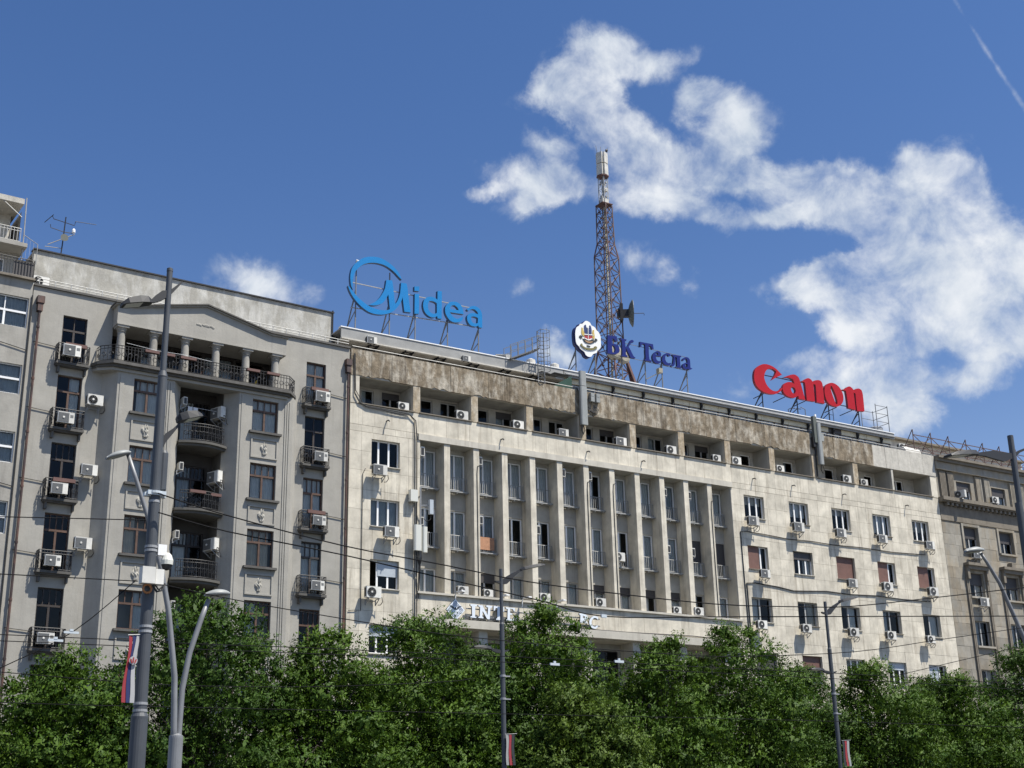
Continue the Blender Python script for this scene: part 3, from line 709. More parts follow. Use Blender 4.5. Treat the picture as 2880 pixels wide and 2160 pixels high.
for (wa, wb) in ((-15.44,-14.27), (-2.56,-1.42)):
    for k, (z0, z1) in enumerate(FRENCH):
        window(GREY, wa, .12, z0, wb-wa, z1-z0, cols=(.5,), transom=.29, tcols=(.25, .5, .75) if k > 1 else (.5,), fmat='dark_wood' if (k+int(wa)) % 2 else 'brown_wood', t=.06, cur='curtain' if (wa > -5 and k in (0, 2, 3)) or (wa < -5 and k in (1,)) else None, cur_w=(.05, .95) if wa > -5 else (.5, .95), frame=FL)
        if k == 5: continue
        if k == 4 and wa > -5: continue
        zb = z0-.03
        B_ = part('balcony', MB().box(wa-.24, wb+.16, -.42, 0, zb-.12, zb).box(wa-.2, wb+.12, -.32, 0, zb-.19, zb-.12).box(wa-.12, wa-.02, -.26, 0, zb-.5, zb-.19).box(wb-.02, wb+.06, -.26, 0, zb-.5, zb-.19), 'trim_dark', GREY, frame=FL)
        q = MB(); rail_path(q, [(wa-.2,-.02),(wa-.2,-.38),(wb+.12,-.38),(wb+.12,-.02)], .92, .12, zb)
        for i in range(5): scroll(q, (wa-.2,-.42,zb+.14+.16*i), (0,1), .07)
        part('railing', q, 'iron', B_)
        if k in (0, 2) : part('flower_box', MB().box(wa+.1, wb-.05, -.50, -.34, zb+.78, zb+.95), 'flower_box', B_)
        cable([(S0+.2 if wa < -5 else wb+.2, -.05, zb+.86), (wa-.2 if wa < -5 else -.15, -.05, zb+.78)], .02, GREY, 'trim_dark', FL)
# central loggia
for (A, Bq, z0, z1, dp) in ((-13.02,-4.18,24.15,26.25,1.3), (-9.4,-7.1,3.5,23.9,1.1)):
    lz = MB(); lz.quad((A,.021,z0),(A,.021,z1),(A,dp,z1),(A,dp,z0)); lz.quad((Bq,.021,z0),(Bq,dp,z0),(Bq,dp,z1),(Bq,.021,z1)); lz.quad((A,.021,z1),(Bq,.021,z1),(Bq,dp,z1),(A,dp,z1)); lz.quad((A,.021,z0),(A,dp,z0),(Bq,dp,z0),(Bq,.021,z0))
    part('loggia_shell', lz, 'loggia_side_shaded', GREY, frame=FL)
mo = [(-8.95,-7.4,z,z+2.45) for z in (21.0,17.6,14.2,10.75,7.3)]
part('loggia_wall', MB().facade(-9.4, -7.1, 3.5, 23.9, mo, 1.1, .12), 'loggia_back_shaded', GREY, frame=FL)
for k, (a, c, z0, z1) in enumerate(mo):
    window(GREY, a, 1.16, z0, c-a, z1-z0, cols=(.5,), transom=.27, tcols=(.125,.25,.375,.5,.625,.75,.875), fmat='dark_wood', t=.06, cur='curtain_blue' if k % 2 else 'curtain', cur_w=(0,.5), frame=FL)
    zb = z0-.1; n = 12
    arc = [(-9.45+2.5*i/n, -.12-.62*math.sin(math.pi*(.12+.76*i/n))) for i in range(n+1)]
    B_ = part('balcony', MB().prism_z([(-7.0,1.08),(-9.4,1.08)] + arc, zb-.14, zb-.02).prism_z([(-7.05,1.06),(-9.35,1.06)] + [(x*.98-.16, y+.12) for x, y in arc], zb-.26, zb-.14), 'loggia_side_shaded', GREY, frame=FL)
    q = MB(); rail_path(q, [(x, y+.06) for x, y in arc[1:-1]], .88, .1, zb-.02); part('railing', q, 'iron', B_)
    if k == 1: part('flower_box', MB().box(-8.9, -8.1, -.86, -.72, zb+.7, zb+.84).box(-7.75, -7.2, -.62, -.48, zb+.7, zb+.84), 'flower_box', B_)
part('lantern', MB().lathe([(.04,0),(.07,.06),(.05,.16),(.02,.2)], (-7.45,-.35,13.95), 8), 'orange', GREY, frame=FL)
q = MB().tube([(-9.35,-.1,22.75),(-7.3,-.1,22.7)], .008, 4)
for x in (-9.0, -8.72): q.box(x, x+.24, -.11, -.095, 22.25, 22.74)
part('laundry', q, 'cloth_white', GREY, frame=FL)
# top balcony, columns, pediment
oct_ = [(-13.95,0),(-13.8,-.5),(-13.2,-1.15),(-3.95,-1.15),(-3.35,-.5),(-3.2,0)]
B_ = part('balcony', MB().prism_z(oct_, 23.98, 24.13).prism_z([(x*.99-.085, y*.86) for x, y in oct_], 23.86, 23.98), 'trim_dark', GREY, frame=FL)
part('moulding', MB().prism_z([(x*.985-.13, y*.74) for x, y in oct_], 23.72, 23.86), 'plaster_grey', B_)
q = MB(); rail_path(q, [(-13.72,-.05),(-13.68,-.5),(-13.14,-1.06),(-4.0,-1.06),(-3.46,-.5),(-3.42,-.05)], .80, .16, 24.13); part('railing', q, 'iron', B_)
for a, c in ((-11.7,-11.0),(-10.9,-10.2),(-9.9,-9.1),(-6.4,-5.7),(-5.3,-4.6)): part('flower_box', MB().box(a, c, -1.2, -1.06, 24.80, 24.93), 'flower_box', B_)
for k in range(6):
    s = -12.72+1.628*k
    q = MB().lathe([(.25,0),(.25,.06),(.205,.1),(.205,.7),(.185,1.62),(.185,1.68),(.23,1.72),(.19,1.76),(.27,1.9)], (s,-.45,24.13), 20)
    q.box(s-.29, s+.29, -.74, -.16, 26.03, 26.14)
    part('column', q, 'plaster_old', GREY, frame=FL, smooth=False)
q = MB().box(-13.06, -4.10, -.78, 1.0, 26.14, 26.20)
tops = [(-13.06,27.12),(-12.25,27.12),(-8.55,27.93),(-5.0,27.1),(-4.10,27.1)]
q.prism([(-13.06,26.2),(-4.10,26.2)] + tops[::-1], -.74, 0)
part('pediment', q, 'plaster_grey', GREY, frame=FL)
for off, zz, h in ((-.84, 0, .07), (-.94, .07, .07)):
    q = MB(); tt = [(x + (-.0), z+zz) for x, z in tops]
    tt[0] = (tt[0][0]-.06-abs(off+.74)*.5, tt[0][1]); tt[-1] = (tt[-1][0]+.06+abs(off+.74)*.5, tt[-1][1])
    q.prism(tt + [(x, z+h) for x, z in tt[::-1]], off, .02)
    part('cornice', q, 'trim_dark' if zz else 'plaster_old', GREY, frame=FL)
q = MB(); rr = random.Random(3)
for k in range(11): q.lathe([(.0,0),(.05+.04*rr.random(),.015),(.0,.035)], (-9.0+.085*k, -.74, 26.93+.05*rr.random()-.02*abs(k-5)*.3), 7, axis='y')
part('relief_figure', q, 'plaster_old', GREY, frame=FL)
to = [(-12.85+1.70*k, -11.28+1.70*k, 24.17, 26.15) for k in range(5)]
part('loggia_wall', MB().facade(-13.02, -4.18, 24.15, 26.25, to, 1.3, .12), 'loggia_back_shaded', GREY, frame=FL)
for k, (a, c, z0, z1) in enumerate(to): window(GREY, a, 1.36, z0, c-a, z1-z0, cols=(.5,), transom=.3, fmat='dark_wood', t=.06, cur='curtain_blue' if k in (1, 3) else None, frame=FL)
q = MB().tube([(-12.5,-.7,25.25),(-11.0,-.75,25.12),(-9.6,-.75,25.16),(-7.8,-.75,25.05)], .008, 4)
part('clothes_line', q, 'roof_white', GREY, frame=FL)
part('parasol', MB().prism([(-5.75,24.2),(-5.35,24.2),(-5.2,24.95)], .3, .5), 'cloth_yellow', GREY, frame=FL)
part('parasol', MB().prism([(-8.6,24.2),(-8.3,24.2),(-8.2,24.9)], .3, .5), 'cloth_rust', GREY, frame=FL)
# string courses low down
part('string_course', MB().box(S0, -.02, -.14, 0, 6.3, 6.6), 'trim_dark', GREY, frame=FL)
for s in (-13.6, -6.0+2.9): pass
# downpipes
def downpipe(s, z, par, fr):
    q = MB().tube([(s,-.16,z-.3),(s,-.16,.3)], .062, 8)
    for k in range(9): q.lathe([(.078,0),(.078,.1)], (s,-.16,z-1.6-2.6*k), 8)
    q.box(s-.17, s+.17, -.30, 0, z-.35, z).box(s-.12, s+.12, -.26, 0, z-.75, z-.35)
    return part('downpipe', q, 'downpipe', par, frame=fr)
downpipe(-.16, 26.85, GREY, FL); downpipe(-16.62, 27.0, GREY, FL)
part('lightning_rod', MB().tube([(-.14,1.95,27.6),(-.14,1.95,30.45)], .045, 6), 'iron', GREY, frame=FL)

# ------------------------------------------------------------------ building at the far left edge
FARL = thing('corner_house', 'weathered pale house with wide blue-framed windows at the left edge of the photo', 'building', (9, -.8, 0), R(2))
fo = [(-19.9,-17.12,z0,z1) for z0, z1 in ((25.3,26.83),(22.0,23.45),(18.7,20.18),(15.4,16.9),(12.1,13.6),(8.8,10.3))]
fo += [(a-3.6,c-3.6,z0,z1) for a, c, z0, z1 in fo]
b = MB().facade(-30, -17.0, 0, 27.72, fo, -.05, .16); b.quad((-17.0,-.05,0),(-17.0,14,0),(-17.0,14,27.7),(-17.0,-.05,27.7)); b.quad((-30,-.05,27.7),(-17,-.05,27.7),(-17,14,27.7),(-30,14,27.7)); b.quad((-30,14,0),(-30,-.05,0),(-30,-.05,27.7),(-30,14,27.7)); b.quad((-17,14,0),(-30,14,0),(-30,14,27.7),(-17,14,27.7))
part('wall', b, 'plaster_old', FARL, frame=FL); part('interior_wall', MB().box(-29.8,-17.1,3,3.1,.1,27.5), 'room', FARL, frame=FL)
for a, c, z0, z1 in fo:
    window(FARL, a, .06, z0, c-a, z1-z0, cols=(.36, .62), transom=.48, fmat='white_pvc', t=.05, cur='curtain_blue', frame=FL)
part('cornice', MB().box(-30,-16.98,-.25,.1,27.72,27.82), 'sandstone_dark', FARL, frame=FL)
q = MB(); rail_path(q, [(-30,-.1),(-17.05,-.1),(-17.05,1.5)], .95, .14, 27.82, False); part('terrace_railing', q, 'iron', FARL, frame=FL)
part('terrace_screen', MB().box(-18.0,-17.1,-.06,-.05,27.85,28.7), 'shutter_dark', FARL, frame=FL)
part('upper_wall', MB().facade(-30,-17.45,27.75,29.85,[(-19.4,-18.0,27.9,29.5)],2.0,.15).quad((-17.45,2,27.75),(-17.45,12,27.75),(-17.45,12,32.2),(-17.45,2,32.2)), 'plaster_old', FARL, frame=FL)
window(FARL, -19.4, 2.08, 27.9, 1.4, 1.6, cols=(.5,), fmat='white_pvc', cur='curtain_blue', frame=FL)
part('balcony', MB().box(-30,-17.25,.9,2.6,29.85,30.05), 'plaster_old', FARL, frame=FL)
q = MB(); rail_path(q, [(-30,1.0),(-17.6,1.0)], .75, .16, 30.05, False); part('railing', q, 'rail_grey', FARL, frame=FL)
part('top_wall', MB().facade(-30,-17.8,30.05,32.1,[(-19.6,-18.5,30.15,31.8)],2.6,.1), 'concrete_pale', FARL, frame=FL)
window(FARL, -19.6, 2.66, 30.15, 1.1, 1.65, cols=(.5,), fmat='white_pvc', frame=FL)
part('interior_wall', MB().box(-29,-17.9,4.5,4.6,27.8,32), 'interior', FARL, frame=FL)
part('top_roof', MB().box(-30,-17.6,.9,12,32.1,32.38), 'concrete_pale', FARL, frame=FL)
q = MB().tube([(-17.45,1.2,32.6),(-17.4,1.2,30.6),(-17.4,1.2,28.5)], .03, 6).tube([(-17.4,1.2,30.6),(-16.7,1.2,30.25),(-16.7,1.2,29.2),(-16.9,1.2,28.9)], .02, 6)
q.tube([(-18.6,.95,32.1),(-17.65,.95,31.4)], .025, 5)
for k in range(4): q.tube([(-17.4+.17*k,1.2,30.5-.07*k),(-17.4+.17*k,1.2,29.4)], .006, 4)
part('terrace_frame', q, 'rail_grey', FARL, frame=FL)
q = MB().tube([(-17.0,-.1,27.0),(-17.0,-.1,8)], .035, 6).tube([(-17.0,-.1,24.2),(-18.2,-.1,24.4),(-19.5,-.1,24.3)], .02, 5).tube([(-17.0,-.1,17.6),(-17.6,-.1,17.7),(-19,-.1,17.65)], .02, 5)
part('cable', q, 'black_plastic', FARL, frame=FL)

# ------------------------------------------------------------------ sandstone building on the right
STONE = thing('sandstone_house', 'brown sandstone building with fluted pilasters and dentil cornice at the right edge', 'building', (82, 0, 0))
SX = [(2.15,3.68),(5.95,7.48),(9.75,11.28),(13.55,15.1)]
SZ = [(24.6,26.02),(21.05,22.68),(17.65,19.35),(14.2,15.95),(10.9,12.58),(7.5,9.1)]
so_ = [(75.42+a, 75.42+c, z0, z1) for a, c in SX for z0, z1 in SZ]
b = MB().facade(75.42, 92, 0, 27.55, so_, .03, .3); b.quad((92,.03,0),(92,14,0),(92,14,27.5),(92,.03,27.5)); b.quad((75.42,.03,27.5),(92,.03,27.5),(92,14,27.5),(75.42,14,27.5)); b.quad((92,14,0),(75.42,14,0),(75.42,14,27.5),(92,14,27.5))
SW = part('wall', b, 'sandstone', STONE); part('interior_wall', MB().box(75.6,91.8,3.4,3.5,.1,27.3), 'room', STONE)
blocks = []
zr = [7.0+.79*k for k in range(21)]
for j, (za, zb) in enumerate(zip(zr, zr[1:])):
    x = 75.43 - (.55 if j % 2 else 0)
    while x < 92:
        wdt = .95 + .45*rnd.random(); x2 = min(92, x+wdt)
        rs = [r for r in rect_minus((max(75.43,x)+.005, x2-.005, za+.005, zb-.005), so_) if r[1]-r[0] > .04 and r[3]-r[2] > .04]
        if rs: blocks.append(rs)
        x += wdt
blocks.sort(key=lambda rs: -area(rs)*(2 if rs[0][0] < 86 else 1))
for i, rs in enumerate(blocks[:290]): part('stone_block', (lambda b: (slab(b, rs, -.02-.02*rnd.random()), b)[1])(MB()), 'sandstone', SW)
for a, c in SX:
    for r, (z0, z1) in enumerate(SZ):
        x = 75.42+a; w = c-a
        window(STONE, x, .2, z0, w, z1-z0, cols=(.5,), fmat='white_pvc' if r == 0 else 'grey_frame', cur='curtain_blue' if r in (0, 3) else 'curtain_warm', cur_w=(0,.5) if r % 2 else (.5,1), shut=.45 if r == 0 else (.5 if r in (1, 2) else 0), smat='shutter_dark')
        part('sill', MB().box(x-.15, x+w+.15, -.22, .2, z0-.14, z0-.01), 'sandstone', STONE)
        if r == 1:
            q = MB()
            for (p0, p1, q0, q1) in ((x-.2,x-.02,z0,z1+.2),(x+w+.02,x+w+.2,z0,z1+.2),(x-.02,x+w+.02,z1+.02,z1+.2)): q.box(p0, p1, -.12, .02, q0, q1)
            part('window_surround', q, 'sandstone', STONE)
        if r == 2:
            part('window_hood', MB().box(x-.4, x+w+.4, -.5, .02, z1+.45, z1+.65).box(x-.3, x+w+.3, -.36, .02, z1+.2, z1+.45).box(x-.35, x-.12, -.3, .02, z1-.5, z1+.2).box(x+w+.12, x+w+.35, -.3, .02, z1-.5, z1+.2).box(x+w/2-.2, x+w/2+.2, -.42, .02, z1+.65, z1+1.0), 'sandstone_dark', STONE)
    for dx in (-.42, c-a+.18):
        for ddx in (0, .14): part('pilaster', MB().box(75.42+a+dx+ddx, 75.42+a+dx+ddx+.10, -.16, .02, 6.5, 19.0), 'sandstone_dark', STONE)
# attic storey: fluted pilasters between the windows
for x0 in (.32, 1.15, 4.15, 5.05, 7.95, 8.85, 11.75, 12.6):
    q = MB().box(75.42+x0, 75.42+x0+.66, -.05, .02, 24.65, 26.6)
    for k in range(5): q.box(75.42+x0+.03+.125*k, 75.42+x0+.11+.125*k, -.12, -.05, 24.7, 26.5)
    part('fluted_pilaster', q, 'sandstone_dark' if x0 < 2 else 'sandstone', STONE)
part('cornice', MB().box(75.42,92,-.5,.02,24.33,24.58).box(75.42,92,-.38,.02,24.24,24.33), 'sandstone_dark', STONE)
for k in range(34): part('dentil', MB().box(75.95+.47*k, 76.17+.47*k, -.32, .02, 24.02, 24.22), 'sandstone_dark', STONE)
part('frieze', MB().box(75.43,92,-.06,.02,22.95,24.0), 'sandstone_dark', STONE)
part('architrave', MB().box(75.42,92,-.22,.02,26.65,27.2), 'sandstone', STONE)
part('top_cornice', MB().box(75.44,92,-.4,.3,27.22,27.42).box(75.44,92,-.55,.3,27.42,27.6), 'sandstone_dark', STONE)
part('attic_storey', MB().box(73.2,92,5.0,13,27.5,30.4), 'concrete_pale', STONE)
part('attic_roof', MB().box(72.9,92,4.6,13,30.402,30.55), 'sandstone_dark', STONE)
# ------------------------------------------------------------------ air conditioners
def ac_meshes():
    M_ = {}
    q = MB(); w, d, h = .8, .29, .55
    # casing with softened vertical edges
    r = .03; prof = [(-w/2+r,-d/2),(w/2-r,-d/2),(w/2,-d/2+r),(w/2,d/2-r),(w/2-r,d/2),(-w/2+r,d/2),(-w/2,d/2-r),(-w/2,-d/2+r)]
    q.prism_z(prof, .03, h); q.prism_z([(x*1.01, y*1.02) for x, y in prof], h, h+.012)
    M_['casing'] = q.mesh('casing', 'ac_white')
    q = MB().box(-.36,.14,-d/2-.012,-d/2+.005,.06,.52)
    for k in range(9): q.box(-.35,.13,-d/2-.02,-d/2-.012,.09+.048*k,.105+.048*k)
    M_['grille_square'] = q.mesh('fan_grille', 'ac_grille')
    q = MB().lathe([(.235,0),(.235,.015),(.215,.018),(.215,.004)], (-.12,-d/2,.285), 20, axis='y')
    for k in range(12):
        t = k*math.pi/6; q.bar((-.12+.05*math.cos(t),-d/2-.014,.285+.05*math.sin(t)), (-.12+.225*math.cos(t+.3),-d/2-.014,.285+.225*math.sin(t+.3)), .014)
    M_['grille_round'] = q.mesh('fan_grille', 'ac_grille')
    M_['fan_well'] = MB().lathe([(.21,0),(.21,.004)], (-.12,-d/2,.285), 20, axis='y').mesh('fan_well', 'ac_black')
    M_['hub'] = MB().lathe([(.055,.0),(.05,.03),(.02,.035)], (-.12,-d/2-.012,.285), 12, axis='y').mesh('fan_hub', 'ac_white')
    q = MB().box(-w/2-.01,-w/2+.004,-d/2+.05,d/2-.05,.08,.5)
    for k in range(8): q.box(-w/2-.016,-w/2-.01,-d/2+.055,d/2-.055,.1+.05*k,.115+.05*k)
    M_['louvre'] = q.mesh('side_louvre', 'ac_black')
    q = MB()
    for x in (-.27, .27): q.box(x-.02,x+.02,-.2,.28,-.03,.0).box(x-.02,x+.02,.24,.28,-.3,-.03).bar((x,-.16,-.02),(x,.26,-.28),.03)
    q.box(-.27,.27,.255,.275,-.1,-.06); M_['bracket'] = q.mesh('bracket', 'galvanised')
    M_['feet'] = MB().box(-.3,-.22,-.14,.14,0,.028).box(.22,.3,-.14,.14,0,.028).box(-.25,.25,-.02,.02,.005,.02).mesh('feet', 'ac_black')
    M_['pipe'] = MB().tube([(.4,.02,.12),(.5,.02,.08),(.55,.06,-.12),(.48,.14,-.26),(.40,.26,-.25)], .02, 5).mesh('pipe', 'black_plastic')
    M_['badge'] = MB().box(.19,.34,-d/2-.006,-d/2+.002,.30,.44).mesh('badge', 'ac_grille')
    return M_
ACM = ac_meshes()
def aircon(x, y, z, label, rotz=0., kind='square', mount='bracket', pipe=False, group='air conditioner units on the facades', badge=False, scale=1.):
    t = thing('air_conditioner', label, 'air conditioner', (x, y, z), rotz, group, local=True)
    scale *= 1+.09*math.sin(x*12.9+z*7.3); t.scale = (scale,)*3
    obj('casing', ACM['casing'], t)
    if kind == 'square': g_ = obj('fan_grille', ACM['grille_square'], t)
    else:
        obj('fan_well', ACM['fan_well'], t); g_ = obj('fan_grille', ACM['grille_round'], t)
    obj('fan_hub', ACM['hub'], g_)
    obj('side_louvre', ACM['louvre'], t)
    obj('bracket' if mount == 'bracket' else 'feet', ACM[mount], t)
    if pipe: obj('pipe', ACM['pipe'], t)
    if badge: obj('badge', ACM['badge'], t)
    return t
ORD = ['first', 'second', 'third', 'fourth', 'fifth', 'sixth', 'seventh', 'eighth', 'ninth', 'tenth', 'eleventh', 'twelfth']
# on the wings of the office block: centre x, bottom z
for k, (x, z) in enumerate(((31.0,20.5),(31.72,17.2),(30.7,13.9))):
    aircon(x, -.45, z, 'white air conditioner below the %s window down, left wing of pale block' % ORD[k], 0, 'square' if k < 2 else 'round', pipe=True)
RW = {(0,0):57.27,(0,1):61.14,(0,2):64.9,(0,3):68.77,(0,4):73.38,(1,0):57.9,(1,2):65.5,(1,3):68.75,(1,4):73.15,(2,0):57.3,(2,1):61.03,(2,2):65.15,(2,3):68.56,(2,4):72.33}
for (r, c), x in RW.items():
    z = (20.5, 17.23, 14.0)[r]
    aircon(x, -.45, z, 'white air conditioner below %s window from left, %s row from top, right wing' % (ORD[c], ORD[r]), 0, 'square' if r == 0 or (r == 1 and c < 3) else 'round', pipe=(r+c) % 2 == 0)
# loggias of the top storey
for k, x in enumerate((32.7,36.43,40.2,43.38,47.6,51.46,55.13,56.78,60.55,66.6,68.24)):
    bay = (0,1,2,3,4,5,6,7,8,9,10)[k]
    aircon(x, .18, 24.55, 'white air conditioner in the %s loggia from the left below the parapet' % ORD[bay], 0, 'square' if k in (3, 4) else 'round', 'feet', scale=.9)
# colonnade bays
for k, x in ((1,36.3),(2,37.9),(4,41.6),(6,45.44),(9,51.05),(10,52.7)):
    aircon(x, -.0 if k else 0, 14.58, 'white air conditioner standing on the ledge in the %s colonnade bay' % ORD[k], 0, 'round', 'feet', scale=.82)
aircon(47.2, .35, 17.45, 'white air conditioner hung on a middle row railing, eighth colonnade bay', 0, 'round', 'bracket', scale=.88)
for k, z, r in ((0,22.08,0),(2,22.08,0),(5,22.08,0),(6,22.1,0),(9,21.82,0),(10,21.82,0),(0,18.22,1),(2,18.65,1),(4,18.45,1),(9,18.25,1),(10,18.2,1)):
    x = bays[k][0]
    aircon(x+.19, .45, z, 'narrow end of an air conditioner in the %s colonnade bay, %s row' % (ORD[k], ('upper', 'middle')[r]), R(90), 'square', 'bracket', scale=.9)
def fl(s, y, z): p = FL @ Vector((s, y, z)); return p
FN = ['top', 'second', 'third', 'fourth', 'fifth']
for k, (z0, z1) in enumerate(FRENCH[:5]):
    p = fl(-15.05, -.50, z0+.12+(.08 if k == 0 else 0)); aircon(p.x, p.y, p.z, 'white air conditioner on the %s balcony down, left window column of grey house' % FN[k], R(2), 'square', 'feet', badge=k != 2, group='air conditioners on the small iron balconies')
    if k < 4: p = fl(-1.85, -.50, z0+.12); aircon(p.x, p.y, p.z, 'white air conditioner on the %s balcony down, right window column of grey house' % FN[k], R(2), 'square', 'feet', badge=True, group='air conditioners on the small iron balconies')
for k, z in enumerate((21.9, 18.45, 14.95)):
    p = fl(-13.72, -.38, z); aircon(p.x, p.y, p.z, 'white air conditioner on grey wall beside the %s balcony, left of bay' % FN[k+1], R(2), 'round' if k == 0 else 'square', 'bracket', True)
for k, z in enumerate((22.35, 19.0, 15.6, 12.2)):
    p = fl(-7.35, .05, z); aircon(p.x, p.y, p.z, 'white air conditioner on the right side of the %s curved balcony recess' % FN[k], R(-70), 'square', 'bracket', True)
    p = fl(-9.25, -.1, z+.35); aircon(p.x, p.y, p.z, 'air conditioner end on the left side of the %s curved balcony recess' % FN[k], R(92), 'square', 'bracket', scale=.8)
for k, (x, z) in enumerate(((77.35,24.62),(81.0,24.62))): aircon(x, -.42, z, 'white air conditioner beside the %s attic window of the sandstone building' % ORD[k], R(0 if k else -75), 'round', 'feet', scale=.95)
for x, z, l in ((78.2,20.3,'white air conditioner below a second row window of the sandstone building'), (78.25,16.9,'white air conditioner hanging below the hooded window of the sandstone building')): aircon(x, -.45, z, l, 0, 'square', 'bracket')
aircon(30.9, .55, 28.3, 'small white box unit under the roof edge below the blue sign', 0, 'square', 'feet', scale=.7, group='roof units')
aircon(37.0, .55, 28.3, 'small white box unit at the middle of the roof edge', 0, 'square', 'feet', scale=.7, group='roof units')
aircon(40.35, 1.9, 29.1, 'large white roof unit at the foot of the steel walkway', R(-25), 'square', 'feet', scale=1.25, group='roof units')
aircon(76.0, 3.2, 28.9, 'white air conditioner on the roof behind the right end of the parapet', R(-10), 'round', 'feet', group='roof units')
p = fl(-16.55, .6, 27.75); aircon(p.x, p.y, p.z, 'white air conditioner on the grey house roof edge by the left corner', R(2), 'round', 'feet', group='roof units')

